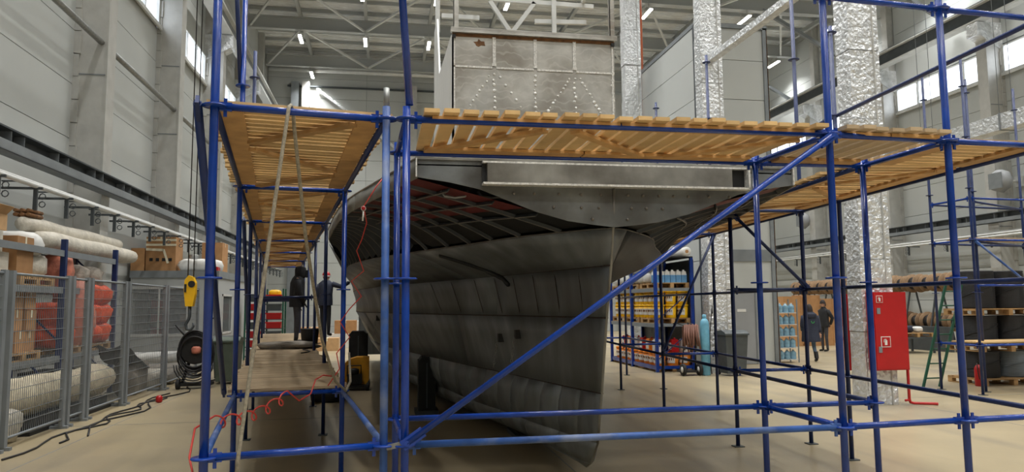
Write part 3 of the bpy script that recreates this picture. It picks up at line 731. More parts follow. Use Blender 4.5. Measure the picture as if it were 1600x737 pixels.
m = MB(); m.bar((I_[0].x+.02, I_[0].y-.03, ZB-.01), (C_.x, C_.y-.05, ZB+.02), .02, .03); m.build('tie_clamp', 'galv', sf)
# --- right flank
def SX(y): return 5.0+.075*(y-5)
def RX(y): return 4.05+.085*(y-5.53)
IP, HP, KP = V(4.05, 4.57, 0), V(4.05, 5.53, 0), V(4.97, 4.62, 0)
RY = [5.53, 8.47, 11.5, 14.45, 17.4]
Rr = [V(RX(y), y, 0) for y in RY]; Sr = [V(SX(y), y-.04, 0) for y in RY]
sr = thing('scaffold', 'blue tube scaffold along the right side of the ship', 'scaffold', (4.8, 10, 0), 'blue scaffolds around the ship')
post(sr, IP.x, IP.y, 5.3, 'blue'); post(sr, KP.x, KP.y, 5.3, 'blue')
post(sr, SX(7.5)-.02, 7.5, 5.0, 'blue_dark')
for i, y in enumerate(RY):
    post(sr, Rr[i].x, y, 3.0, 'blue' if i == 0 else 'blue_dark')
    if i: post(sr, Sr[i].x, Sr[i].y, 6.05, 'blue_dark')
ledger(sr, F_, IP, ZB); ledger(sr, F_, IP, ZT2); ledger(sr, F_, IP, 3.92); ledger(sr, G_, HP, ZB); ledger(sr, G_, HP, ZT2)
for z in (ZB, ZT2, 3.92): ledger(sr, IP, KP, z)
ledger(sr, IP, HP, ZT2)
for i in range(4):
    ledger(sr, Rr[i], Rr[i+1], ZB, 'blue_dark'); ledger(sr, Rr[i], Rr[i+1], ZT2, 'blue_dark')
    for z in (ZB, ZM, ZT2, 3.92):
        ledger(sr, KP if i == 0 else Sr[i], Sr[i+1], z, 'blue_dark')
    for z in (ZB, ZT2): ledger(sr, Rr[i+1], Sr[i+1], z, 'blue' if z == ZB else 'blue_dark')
ledger(sr, Rr[1], Sr[1], ZM, 'blue_dark')
brace(sr, (Rr[1].x, Rr[1].y-.06, 2.88), (Sr[1].x, Sr[1].y-.06, 1.95), 'blue_dark'); brace(sr, (Sr[2].x, Sr[2].y-.06, 2.9), (Rr[2].x, Rr[2].y-.06, 1.0), 'blue_dark')
# --- planked platforms
PLK = {}
def plank_mesh(L, w, t, mt):
    k = (round(L, 2), round(w, 3), t, mt)
    if k not in PLK:
        m = MB(); m.box((0, 0, t/2), (L, w, t)); PLK[k] = m.mesh('plank', mt)
    return PLK[k]
def platform(label, o, u, v, L, B, n, z, mt='plank', under=True, over=0., seed=1, w=None, gr='plank platforms of the scaffold', diag=True):
    """o: corner; u: unit along planks; v: unit along the bay"""
    rn = random.Random(seed); o = Vector(o); u = Vector(u).normalized(); v = Vector(v).normalized()
    t = thing('plank_platform', label, 'platform', o+u*L/2+v*B/2+V(0, 0, z), gr)
    ang = math.atan2(u.y, u.x); p = B/n; wd = w or p*.76
    for i in range(n):
        l = L+2*over; me = plank_mesh(l+rn.choice((0, .02, .05)), wd, .026, mt)
        c = o+u*(L/2+rn.uniform(-.015, .015))+v*(p*(i+.5)+rn.uniform(-.006, .006)); c.z = z+rn.uniform(0, .004)
        inst('plank', me, t, c, ang+rn.uniform(-.006, .006))
    if under:
        zz = z-.024
        for e in (.13, L-.13):
            for a, b in ((.07, B*.47), (B*.47+.01, B-.07)):
                m = MB(); m.bar(o+u*e+v*a+V(0, 0, zz+.011), o+u*e+v*b+V(0, 0, zz+.011), .14, .022); m.build('batten', 'batten', t)
        if diag:
            k = max(2, int(B/.75))
            for i in range(k):
                a, b = B*(i+.12)/k, B*(i+.9)/k; e0, e1 = (.22, L-.22) if i % 2 else (L-.22, .22)
                m = MB(); m.bar(o+u*e0+v*a+V(0, 0, zz-.012), o+u*e1+v*b+V(0, 0, zz-.012), .07, .022); m.build('diagonal_board', 'batten', t)
    return t
for i in range(6):
    a, b = O[i], I_[i]; u = (b-a).normalized(); L = (b-a).length
    platform('overhead slatted wooden platform on the left scaffold, %s bay from the near end' % ORD[i], a-u*.05+dL*.05, u, dL, L+.08, 2.88, 27, 2.947, over=.0, seed=i)
for i in range(1, 6):
    a, b = O[i], I_[i]; u = (b-a).normalized(); L = (b-a).length
    platform('low wooden walkway on the left scaffold, %s bay from the near end' % ORD[i-1], a-u*.06+dL*.02, u, dL, L+.1, 2.93, 20, .947, 'plank_grey', False, seed=20+i, w=.14)
platform('overhead slatted wooden platform across the bow', (.22, 4.42, 0), (0, 1, 0), (1, 0, 0), 1.16, 2.78, 22, 2.947, seed=40)
platform('overhead grey plank platform at the right front corner of the bow', (3.12, 4.44, 0), (0, 1, 0), (1, 0, 0), 1.14, .88, 7, 2.947, 'plank_grey', seed=41, diag=False)
platform('short overhead plank platform beyond the right front corner', KP+V(-.9, .05, 0), (1, 0, 0), (.03, 1, 0), .96, .88, 8, 2.947, seed=42, diag=False)
for i in range(4):
    a, b = Rr[i], Sr[i] if i else V(SX(5.53), 5.53, 0); d = (Rr[i+1]-Rr[i]).normalized(); u = V(d.y, -d.x, 0)
    platform('overhead slatted wooden platform on the right scaffold, %s bay from the near end' % ORD[i], a-u*.05+d*.05, u, d, 1.06, 2.86, 24, 2.947, seed=50+i)
# --- hanging grey rope, red hose, coiled air line on the near left scaffold
a0, b0 = O[0], I_[0]
def on(t, dy=0): return a0.lerp(b0, t)+V(0, dy, 0)
top = on(.44, -.03)
m = MB(); m.path([V(-.80, 4.30, .72), V(-.79, 4.33, .95), V(-.72, 4.36, 1.6), V(-.63, 4.37, 2.4), V(-.575, 4.385, 2.88), V(-.57, 4.40, 2.945), V(-.565, 4.44, 2.965), V(-.555, 4.48, 2.94), V(-.55, 4.5, 2.85), V(-.51, 4.9, 2.2), V(-.46, 5.7, 1.5), V(-.40, 6.4, 1.12), V(-.33, 6.75, 1.0), V(-.30, 6.95, 1.06), V(-.33, 7.3, 1.3)], .0115, 8)
one('rope', m, 'rope', 'grey rope looped over the near ledger of the left scaffold', 'rope')
m = MB(); pts = []
for i in range(130):
    t = i/129; c = V(-1.14, 5.35, .97).lerp(V(-.78, 6.3, 1.02), t); an = t*2*PI*5
    pts.append(c+V(.035*math.sin(an), .02*math.sin(an), .042*math.cos(an)-.05*math.sin(PI*t)))
pts = [V(-1.02, 4.34, .80), V(-1.09, 4.5, .9), V(-1.16, 4.9, 1.0)]+pts+[V(-.70, 6.45, .96), V(-.62, 6.6, 1.0), V(-.60, 6.8, 1.1), V(-.55, 7.0, 1.12), V(-.48, 7.1, 1.1)]
m.path(pts, .0065, 6)
one('air_hose', m, 'red_hose', 'coiled red air hose hung at the low left ledger', 'hose')
m = MB(); m.path([V(-.02, 7.05, 2.99), V(-.08, 7.0, 2.9), V(-.2, 7.0, 2.7), V(-.17, 7.05, 2.55), V(-.22, 7.2, 2.4), V(-.27, 7.3, 2.3), V(-.20, 7.3, 2.1), V(-.32, 7.35, 2.0), V(-.22, 7.3, 1.85), V(-.34, 7.34, 1.72), V(-.42, 7.3, 1.6), V(-.33, 7.36, 1.45), V(-.45, 7.3, 1.3), V(-.42, 7.3, 1.15), V(-.52, 7.2, 1.0)], .006, 6)
t = thing('hose_line', 'red hose with a round gauge hanging at the ship side', 'hose', (-.2, 7, 1)); m.build('hose', 'red_hose', t)
m = MB(); m.lathe([(.008, -.012), (.018, -.012), (.018, .012), (.008, .012)], (-.2, 6.97, 2.68), 14, 'Y'); m.build('gauge', 'red', t)
m = MB(); m.lathe([(.018, -.005), (.023, -.014), (.025, .014), (.018, .016)], (-.2, 6.975, 2.68), 14, 'Y'); m.tube((-.2, 6.97, 2.65), (-.205, 6.97, 2.56), .008, 8); m.build('gauge_ring', 'white', t)
# --- background scaffold tower on the right
ss = thing('scaffold_tower', 'small blue scaffold tower in front of the stacked cable drums', 'scaffold', (11.8, 12.6, 0))
q1, q2, q3, q4, q5 = V(11.02, 13., 0), V(11.06, 12.02, 0), V(11.5, 12.42, 0), V(13.6, 13.4, 0), V(13.7, 12.2, 0)
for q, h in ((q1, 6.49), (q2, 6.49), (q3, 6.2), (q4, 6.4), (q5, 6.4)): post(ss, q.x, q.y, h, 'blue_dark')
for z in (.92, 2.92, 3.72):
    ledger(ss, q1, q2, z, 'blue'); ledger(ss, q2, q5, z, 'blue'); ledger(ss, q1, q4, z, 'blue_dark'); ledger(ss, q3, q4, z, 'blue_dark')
ledger(ss, q2, q5, 2.05, 'blue')
brace(ss, (11.1, 12.0, 2.9), (13.6, 12.2, 1.2), 'blue_worn')
platform('low plank deck of the small scaffold tower', (11.2, 12.1, 0), (1, .05, 0), (-.05, 1, 0), 2.4, .7, 5, .95, 'plank', False, seed=60)
platform('upper plank deck of the small scaffold tower', (11.2, 12.1, 0), (1, .05, 0), (-.05, 1, 0), 2.4, .7, 5, 2.95, 'plank_grey', False, seed=61)
# ================================================================ LEFT SIDE: fence, pallet rack, cabin
FX = -4.65
segs = [(7.7, 10.0), (10.12, 11.86), (11.94, 12.58), (12.66, 14.3), (14.42, 16.75), (16.87, 19.6)]
for i, (a, b) in enumerate(segs):
    t = thing('fence_panel', 'grey welded wire mesh fence panel, %s from the near end' % ORD[i], 'fence', (FX, (a+b)/2, 0), 'wire fence panels on the left')
    for y in (a+.04, b-.04):
        m = MB(); m.bb((FX-.03, y-.04, .04), (FX+.03, y+.04, 2.24)); o = m.build('post', 'steel_grey', t)
    for z in (.14, 2.2):
        m = MB(); m.tube((FX, a+.08, z), (FX, b-.08, z), .018, 8); m.build('rail', 'steel_grey', t)
    m = MB(); n = max(3, int((b-a)/.062)); 
    for k in range(1, n):
        y = lerp(a+.08, b-.08, k/n); m.bar((FX-.004, y, .14), (FX-.004, y, 2.2), .006, .006)
    for k in range(1, 14):
        z = lerp(.14, 2.2, k/14); m.bar((FX+.004, a+.08, z), (FX+.004, b-.08, z), .008, .008)
    o = m.build('wire_mesh', 'steel_grey', t); o['kind'] = 'stuff'
    for y in (a+.04, b-.04):
        m = MB(); m.bb((FX-.28, y-.03, 0), (FX+.09, y+.03, .04)); m.build('foot', 'steel_grey', t)
def pallet(loc, lab, sx=1., sy=1.2, rz=0, group='wooden pallets'):
    t = thing('pallet', lab, 'pallet', loc, group); t.rotation_euler = (0, 0, rz)
    def p(a, b):
        m = MB(); m.bb(a, b); o = bpy.data.objects.new('board', m.mesh('board', 'pallet')); COL.objects.link(o); o.parent = t
    for k in range(6):
        y = -sy/2+k*(sy-.12)/5; p((-sx/2, y, .118), (sx/2, y+.12, .14))
    for x in (-sx/2, -.05, sx/2-.1):
        p((x, -sy/2, .096), (x+.1, sy/2, .118)); p((x, -sy/2, 0), (x+.1, sy/2, .02))
        for y in (-sy/2, -.06, sy/2-.12): p((x, y, .02), (x+.1, y+.12, .096))
    return t
# pallet rack
RXf, RXb = -5.62, -6.4
pr = thing('pallet_rack', 'blue and grey pallet rack behind the wire fence', 'rack', (-6.1, 13, 0))
for y in (9.3, 14.05, 16.55):
    for x in (RXf, RXb):
        m = MB(); m.bb((x-.045, y-.04, .012), (x+.045, y+.04, 2.98)); o = m.build('upright', 'blue_dark', pr)
        b = MB(); b.bb((x-.07, y-.07, 0), (x+.07, y+.07, .012)); b.build('base_plate', 'steel_dark', o)
    for k in range(3):
        m = MB(); m.bar((RXf, y, .3+k*.85), (RXb, y, 1.1+k*.85), .03, .03); m.build('brace', 'blue_dark', pr)
for z in (.93, 2.13, 2.78):
    for (a, b) in ((9.34, 14.01), (14.09, 16.51)):
        for x in (RXf, RXb):
            m = MB(); m.bb((x-.025, a, z-.11), (x+.025, b, z)); m.build('beam', 'steel_grey', pr)
rn = random.Random(11)
def carton(a, b, lab, mt='carton', tape='x', group=None, flap=False):
    t = thing('carton', lab, 'box', ((a[0]+b[0])/2, (a[1]+b[1])/2, a[2]), group)
    m = MB(); m.bb(a, b); m.build('body', mt, t)
    m = MB()
    if tape == 'x': y = (a[1]+b[1])/2; m.bb((a[0]-.002, y-.025, b[2]-.1), (b[0]+.002, y+.025, b[2]+.002)); m.bb((b[0], y-.025, b[2]-.12), (b[0]+.003, y+.025, b[2]))
    else: x = (a[0]+b[0])/2; m.bb((x-.025, a[1]-.003, b[2]-.12), (x+.025, b[1], b[2]+.002))
    m.build('tape', 'tape', t)
    if flap:
        m = MB(); m.bar((b[0]-.01, (a[1]+b[1])/2, b[2]), (b[0]+.1, (a[1]+b[1])/2, b[2]+.12), b[1]-a[1]-.04, .006); m.build('flap', mt, t)
    return t
# level 1 cartons on pallets
for k, y in enumerate((10.05, 11.3, 12.55, 13.4+.0)):
    if k == 3: continue
    pallet((-6.0, y+.2, .93), 'pallet of cartons on the lower rack shelf, %s from the near end' % ORD[k], .78, 1.15)
    n = 0
    for z in range(3):
        for j in range(3):
            h = rn.uniform(.26, .33); yy = y-.35+j*.38
            carton((-6.36, yy, 1.072+z*.335), (-5.68+rn.uniform(-.06, .02), yy+rn.uniform(.3, .36), 1.072+z*.335+.325), 'brown carton on the lower rack shelf, %s pallet, %s tier, %s across' % (ORD[k], ORD[z], ORD[j]), group='cartons on the lower rack shelf'); n += 1
m = MB(); m.bb((-5.665, 9.75, 1.1), (-5.65, 9.85, 1.5)); one('yellow_card', m, 'yellow', 'small yellow card hanging on the lower shelf cartons', 'card')
pallet((-6.0, 14.9, .93), 'pallet under the orange bags on the lower rack shelf', .78, 1.3)
pallet((-6.0, 16.0, .93), 'pallet under the right stack of orange bags', .78, .9)
k = 0
for y, lab in ((14.35, 'behind the blue upright'), (15.55, 'beside the pink rolls'), (16.06, 'nearest the cabin')):
    for z in range(3 if y > 15 else 2):
        m = MB(); m.blob((-5.95, y, 1.07+.2+z*.38), (.85, .72 if y > 15 else .55, .42), seed=100+k, amp=.1, n=16, k=9)
        one('bag', m, 'red_bag', 'orange red plastic bag %s, %s from the bottom' % (lab, ORD[z]), 'bag', 'orange bags on the rack'); k += 1
m = MB(); m.blob((-5.75, 14.95, 1.07+.62), (.5, .5, 1.24), seed=61, amp=.08, n=14, k=8); one('wrapped_roll', m, 'pink_wrap', 'tall pink film wrapped roll standing between the orange bags', 'roll')
m = MB(); m.blob((-5.72, 15.3, 1.07+.4), (.4, .3, .8), seed=62, amp=.1, n=14, k=8); one('wrapped_roll', m, 'pink_wrap', 'short pink film wrapped roll beside the taller one', 'roll')
# level 2
for k, y in enumerate((10.4, 11.75, 13.1)): pallet((-6.0, y, 2.13), 'pallet on the upper rack shelf, %s from the near end' % ORD[k], .78, 1.2)
m = MB(); m.bb((-6.36, 11.3, 2.272), (-5.7, 12.3, 2.62)); m.bb((-6.36, 11.35, 2.62), (-5.75, 12.2, 2.95)); t = one('wrapped_load', m, 'poly', 'film wrapped load on the upper rack shelf', 'load')
carton((-6.4, 12.46, 2.272), (-5.66, 13.0, 2.9), 'tall brown carton on the upper rack shelf', 'carton')
carton((-6.4, 11.3, 2.955), (-5.75, 12.3, 3.2), 'flat carton with an open flap on top of the wrapped load', 'carton_light', flap=True)
for k, (y, z, d) in enumerate(((13.35, 2.272, .5), (13.2, 2.62, .42))):
    m = MB(); m.blob((-6.0, y, z+.2), (.7, d+.2, .42), seed=70+k, amp=.12, n=14, k=8); one('sack', m, 'white' if k else 'poly', 'white plastic wrapped sack on the upper rack shelf, %s one' % ('upper' if k else 'lower'), 'sack')
m = MB(); m.blob((-5.95, 14.6, 2.14+.3), (.55, .5, .6), seed=75, amp=.1, n=14, k=8); one('wrapped_roll', m, 'pink_wrap', 'pink film wrapped roll on the upper rack shelf', 'roll')
for k, y in enumerate((15.2, 15.9)):
    m = MB(); m.blob((-6.0, y, 2.14+.22), (.75, .6, .46), seed=80+k, amp=.15, n=14, k=8); one('sack', m, 'grey_bag', 'grey crumpled sack on the upper rack shelf, %s one' % ('farther' if k else 'nearer'), 'sack')
# bundle of long rolls on top
for k, (x, z, r, y0, y1) in enumerate(((-6.28, 2.95, .16, 13.6, 18.2), (-5.9, 2.95, .17, 13.7, 18.4), (-6.08, 3.2, .14, 13.5, 18.0))):
    m = MB(); m.path([V(x, lerp(y0, y1, i/10), z+.012*math.sin(i*1.3)) for i in range(11)], [r*(1 if 0 < i < 10 else .85) for i in range(11)], 12)
    one('fabric_roll', m, 'poly', 'long pale film wrapped roll on top of the rack, %s one' % ('back', 'front', 'upper')[k], 'roll', 'long rolls on the rack')
for k in range(6):
    m = MB(); x, z = -6.2+.1*(k % 3), 3.36+.07*(k//3)
    m.lathe([(.025, 0), (.034, 0), (.034, .5), (.025, .5)], (x, 13.5, z), 10, 'Y'); one('tube', m, 'rust', 'short brown tube on top of the long rolls, %s one' % ORD[k], 'tube', 'brown tubes on the rolls')
# ground level behind the fence
for k, y in enumerate((10.2, 11.5, 12.8, 14.75)):
    t = thing('crate', 'black crate on the floor under the rack, %s from the near end' % ORD[k], 'crate', (-6.15, y, 0), 'black crates under the rack')
    m = MB(); m.bb((-6.36, y-.5, .03), (-5.75, y+.5, .62)); m.build('body', 'black', t)
    for z in (.2, .4): 
        m = MB(); m.bb((-5.75, y-.48, z), (-5.73, y+.48, z+.05)); m.build('rib', 'black', t)
carton((-5.6, 10.6, 0), (-5.2, 11.15, .75), 'brown carton standing on the floor behind the fence')
def roll(p, q, r, lab, mt='cloth', wob=.03, cat='roll', seed=1):
    p = Vector(p); q = Vector(q); rn2 = random.Random(seed); pts = []; rr = []
    for i in range(13):
        t = i/12; pts.append(p.lerp(q, t)+V(rn2.uniform(-wob, wob), 0, rn2.uniform(-wob, wob)*.5)); rr.append(r*(.72 if i in (0, 12) else 1+rn2.uniform(-.08, .08)))
    m = MB(); m.path(pts, rr, 14); return one('fabric_roll', m, mt, lab, cat)
m = MB(); m.bb((-5.5, 11.2, 0), (-4.8, 14.4, .05)); m.bb((-5.4, 11.4, .05), (-5.3, 14.3, .2)); m.bb((-5.0, 11.4, .05), (-4.9, 14.3, .2)); one('skid', m, 'black', 'low dark skid under the big white roll', 'skid')
roll((-5.17, 11.2, .49), (-5.17, 14.9, .46), .27, 'big cream fabric roll lying behind the fence', seed=3)
m = MB(); m.blob((-4.98, 10.6, .22), (.45, .9, .44), seed=5, amp=.12, n=14, k=8); one('sack', m, 'poly', 'pale sack slumped at the near end of the fence', 'sack')
m = MB(); m.blob((-5.12, 16.2, .36), (.5, 1.0, .72), seed=6, amp=.2, n=16, k=9); one('tarp_bundle', m, 'grey_bag', 'grey tarpaulin bundle behind the fence', 'bundle')
rows = []
for i in range(13):
    t_ = i/12; y = lerp(14.95, 16.5, t_); z = lerp(1.0, .5, t_)+.06*math.sin(t_*7)
    rows.append([V(lerp(-5.45, -4.82, k/6)+.02*math.sin(i+k), y+.05*math.sin(k*1.7+i), max(.03, z+.05*math.sin(k*1.4+i*.8))) for k in range(7)])
m = MB(); m.grid(rows); o = one('tarp', m, 'rubber', 'black sheet draped over the bundles behind the fence', 'tarp'); md = o.modifiers.new('t', 'SOLIDIFY'); md.thickness = .012; md.offset = 1
m = MB(); m.blob((-4.95, 9.4, .3), (.4, .9, .6), seed=23, amp=.14, n=14, k=8); one('sack', m, 'cloth', 'cream sack leaning at the nearest fence panel', 'sack')
carton((-5.55, 9.4, 0), (-5.2, 10.0, .55), 'low brown carton behind the nearest fence panel')
m = MB(); m.blob((-5.05, 17.4, .2), (.55, .9, .4), seed=9, amp=.14, n=14, k=8); one('sack', m, 'poly', 'pale sack on the floor behind the far fence panel', 'sack')
m = MB(); m.blob((-5.0, 18.2, .17), (.5, .8, .34), seed=19, amp=.14, n=14, k=8); one('sack', m, 'grey_bag', 'grey sack on the floor before the cabin', 'sack')
roll((-6.6, 19.6, .5), (-4.8, 20.2, .5), .14, 'white roll lying before the cabin, the upper one', 'white', .015, seed=12)
roll((-6.5, 19.3, .2), (-4.75, 19.9, .18), .17, 'grey roll lying before the cabin, the lower one', 'grey_bag', .015, seed=14)
for k, (y0, y1, w, c) in enumerate(((9.5, 16, .12, 0), (10.5, 15.2, .22, 1), (11, 19.5, .3, 2))):
    m = MB(); m.path([V(FX+.3+w*math.sin(i*1.1+k)*.6+.1*k, lerp(y0, y1, i/18), .014) for i in range(19)], .013, 6)
    one('floor_cable', m, 'hose_black', 'black cable snaking on the floor along the fence, %s' % ('nearest the fence', 'middle one', 'outermost')[k], 'cable')
m = MB(); m.lathe([(.03, 0), (.06, .02), (.06, .1), (.03, .13)], (FX+.55, 14.6, .0), 10); one('plug', m, 'red', 'red cable plug on the floor by the fence', 'plug')
# cabin
cb = thing('site_cabin', 'grey white site cabin with a wide window by the left wall', 'cabin', (-5.9, 25, 0))
cx0, cx1, cy0, cy1, cz = -7.05, -4.72, 22., 28., 2.8
def cp(a, b, nm='wall_panel', mt='wall_grey'): m = MB(); m.bb(a, b); return m.build(nm, mt, cb)
cp((cx0, cy0, 0), (cx1, cy0+.06, .98)); cp((cx0, cy0, 2.32), (cx1, cy0+.06, cz-.2)); cp((-5.5, cy0, .98), (cx1, cy0+.06, 2.32))
cp((cx1-.06, cy0+.06, 0), (cx1, cy1, 1.0)); cp((cx1-.06, cy0+.06, 2.1), (cx1, cy1, cz-.2)); cp((cx1-.06, cy0+.06, 1.0), (cx1, 22.7, 2.1)); cp((cx1-.06, 24.0, 1.0), (cx1, cy1, 2.1))
cp((-6.42, cy0+1.95, 0), (-6.37, cy1, cz-.2)); cp((-6.42, cy1-.05, 0), (cx1, cy1, cz-.2)); cp((cx0, cy0+.06, 0), (cx0+.05, cy0+1.95, cz-.2)); cp((cx0, cy0+1.9, 0), (-6.37, cy0+1.95, cz-.2))
m = MB(); m.bb((cx0-.02, cy0-.04, cz-.2), (cx1+.04, cy0+1.95, cz)); m.bb((-6.42, cy0+1.95, cz-.2), (cx1+.04, cy1, cz)); m.build('roof', 'steel_grey', cb)
for x in (cx1-.03,): cp((x-.04, cy0-.02, 0), (x+.05, cy0+.02, cz-.2), 'corner_post', 'steel_grey')
w = cp((cx0+.02, cy0-.02, .94), (-5.48, cy0+.0, 1.02), 'window_frame', 'steel_white'); cp((cx0+.02, cy0-.02, 2.28), (-5.48, cy0, 2.36), 'window_frame', 'steel_white'); cp((-5.54, cy0-.02, 1.02), (-5.46, cy0, 2.28), 'window_frame', 'steel_white'); cp((-6.3, cy0-.02, 1.02), (-6.25, cy0, 2.28), 'window_frame', 'steel_white')
for a, b in ((cx0+.06, -6.3), (-6.25, -5.54)): m = MB(); m.bb((a, cy0+.02, 1.02), (b, cy0+.028, 2.28)); m.build('pane', 'glass', cb)
m = MB(); m.bb((cx1-.02, 22.7, 1.0), (cx1-.015, 24., 2.1)); m.build('pane', 'glass', cb)
for a, b in (((cx1, 22.66, .96), (cx1+.02, 24.04, 1.02)), ((cx1, 22.66, 2.08), (cx1+.02, 24.04, 2.14)), ((cx1, 22.66, .96), (cx1+.02, 22.72, 2.14)), ((cx1, 23.98, .96), (cx1+.02, 24.04, 2.14))): cp(a, b, 'window_frame', 'steel_white')
sh = thing('shelf_unit', 'dark shelf unit seen through the cabin window', 'shelf', (-6.3, 23.5, 0))
for x in (-6.95, -5.6): m = MB(); m.bb((x, 23.3, 0), (x+.04, 23.7, 2.4)); m.build('side', 'steel_dark', sh)
for z in (.9, 1.3, 1.7, 2.05): m = MB(); m.bb((-6.91, 23.3, z), (-5.6, 23.7, z+.03)); m.build('shelf', 'steel_dark', sh)
for k in range(9):
    z = (.93, 1.33, 1.73)[k//3]; x = -6.88+(k % 3)*.42; m = MB(); m.bb((x, 23.32, z), (x+.36, 23.65, z+.24)); m.bb((x+.05, 23.31, z+.1), (x+.3, 23.32, z+.16))
    one('parts_bin', m, ('red', 'bin', 'carton')[k % 3], '%s parts bin behind the cabin window, %s shelf up, %s across' % (('red', 'grey', 'brown')[k % 3], ORD[k//3], ORD[k % 3]), 'bin', 'bins in the cabin')
# things on the cabin roof
t = carton((-6.72, 22.15, cz), (-5.92, 22.9, 3.78), 'big taped brown carton on the cabin roof', 'carton', 'y')
for z in (3.52, 3.66): m = MB(); m.bb((-6.725, 22.14, z), (-5.91, 22.15, z+.06)); m.build('tape', 'tape', t)
m = MB()
m.bar((-6.72, 22.14, 3.42), (-6.25, 22.14, 3.4), .01, .07); m.bar((-6.25, 22.14, 3.42), (-6.12, 22.14, 3.02), .01, .06); m.build('tape', 'tape', t)
for k in range(4): m = MB(); x = -6.62+k*.17; m.bb((x, 22.14, 3.08), (x+.09, 22.15, 3.17)); m.bb((x+.02, 22.138, 3.1), (x+.07, 22.14, 3.15)); m.build('print_mark', 'black', t)
carton((-7.1, 22.1, cz), (-6.75, 22.9, 3.45), 'plain brown carton left of the big taped carton', 'carton')
carton((-5.55, 23.6, cz), (-4.95, 24.4, 3.75), 'brown carton farther back on the cabin roof', 'carton')
m = MB(); m.lathe([(.14, 0), (.15, .02), (.15, .5), (.14, .52)], (-5.62, 22.9, cz), 14); one('filter_can', m, 'galv', 'ribbed grey metal can beside the big carton', 'can')
for k, (x, y) in enumerate(((-5.6, 22.35), (-5.2, 22.3), (-5.0, 22.7))):
    m = MB(); m.blob((x, y, cz+.17), (.5, .4, .36), seed=30+k, amp=.18, n=14, k=8); one('plastic_bag', m, 'white', 'white plastic bag on the cabin roof, %s from the left' % ORD[k], 'bag', 'white bags on the cabin roof')
m = MB(); m.bb((-4.98, 22.1, cz), (-4.74, 22.4, cz+.1)); m.bb((-4.96, 22.12, cz+.1), (-4.76, 22.38, cz+.12)); one('tray', m, 'red', 'red tray at the edge of the cabin roof', 'tray')
# hoist hook block
hk = thing('hoist_block', 'yellow hoist hook block hanging on two cables', 'hoist', (-2.85, 11.5, 1.4))
m = MB(); m.plate([(-2.93, 11.44, 2.02), (-2.92, 11.44, 2.16), (-2.87, 11.44, 2.23), (-2.81, 11.44, 2.21), (-2.77, 11.44, 2.12), (-2.77, 11.44, 1.95), (-2.80, 11.44, 1.77), (-2.90, 11.44, 1.77)], (0, .12, 0)); m.build('housing', 'yellow', hk)
m = MB(); m.bb((-2.92, 11.43, 1.98), (-2.89, 11.44, 2.1)); m.lathe([(.05, -.005), (.05, .005)], (-2.82, 11.435, 2.1), 12, 'Y'); m.build('slot', 'black', hk)
m = MB(); m.path([V(-2.85, 11.5, 1.78), V(-2.85, 11.5, 1.62), V(-2.86, 11.5, 1.58), V(-2.9, 11.5, 1.5), V(-2.88, 11.5, 1.43), V(-2.83, 11.5, 1.42), V(-2.79, 11.5, 1.47), V(-2.80, 11.5, 1.53)], [.026, .024, .022, .024, .024, .022, .016, .01], 8); m.build('hook', 'steel_dark', hk)
for x in (-2.89, -2.81): m = MB(); m.tube((x, 11.5, 2.12), (x, 11.5, 16.1), .009, 6); m.build('cable', 'hose_black', hk)
# hose reel, bins, red parts shelf
hr = thing('hose_reel', 'black hose reel cart with coiled hoses beside the fence', 'reel', (-4.05, 17, 0))
cx, cy, czr = -4.05, 17., .85
for k, (r, y) in enumerate(((.40, -.12), (.42, -.06), (.43, 0), (.43, .06), (.41, .12), (.37, -.15), (.46, -.02), (.36, .15))):
    m = MB(); m.path([V(cx+r*.82*math.cos(a), cy+y+.01*math.sin(a*3+k), czr-.02*k+r*1.0*math.sin(a)) for a in [i*2*PI/22 for i in range(22)]], .022, 6, True); m.build('hose', 'hose_black', hr)
for k in range(5):
    m = MB(); m.path([V(cx+(.2+.05*k)*math.cos(a), cy-.17-.01*k, .52+(.2+.06*k)*math.sin(a)*.9) for a in [PI+i*PI/10 for i in range(11)]], .014, 5); m.build('hose_loop', 'hose_black', hr)
m = MB(); m.lathe([(.30, -.1), (.33, -.1), (.33, .1), (.30, .1)], (cx, cy, czr), 18, 'Y'); m.build('drum', 'black', hr)
m = MB(); m.blob((cx+.03, cy-.12, czr-.02), (.2, .1, .16), seed=2, amp=.1, flat=False); m.build('motor', 'pink_wrap', hr)
m = MB(); m.bar((cx-.3, cy+.1, .08), (cx-.1, cy, .7), .05, .05); m.bar((cx+.3, cy+.1, .08), (cx+.1, cy, .7), .05, .05); m.bb((cx-.35, cy-.2, .06), (cx+.35, cy+.2, .12)); m.build('stand', 'black', hr)
m = MB(); m.path([V(cx-.2, cy-.05, 1.1), V(cx-.42, cy-.1, 1.38)], .02, 6); m.build('lever', 'black', hr); m = MB(); m.path([V(cx+.25, cy, 1.1), V(cx+.3, cy, 1.5), V(cx+.36, cy, 1.52)], .025, 6); m.build('handle', 'black', hr)
for x in (-.3, .3): m = MB(); m.lathe([(.05, -.03), (.11, -.03), (.11, .03), (.05, .03)], (cx+x, cy-.2, .11), 14, 'X'); m.build('wheel', 'rubber', hr)
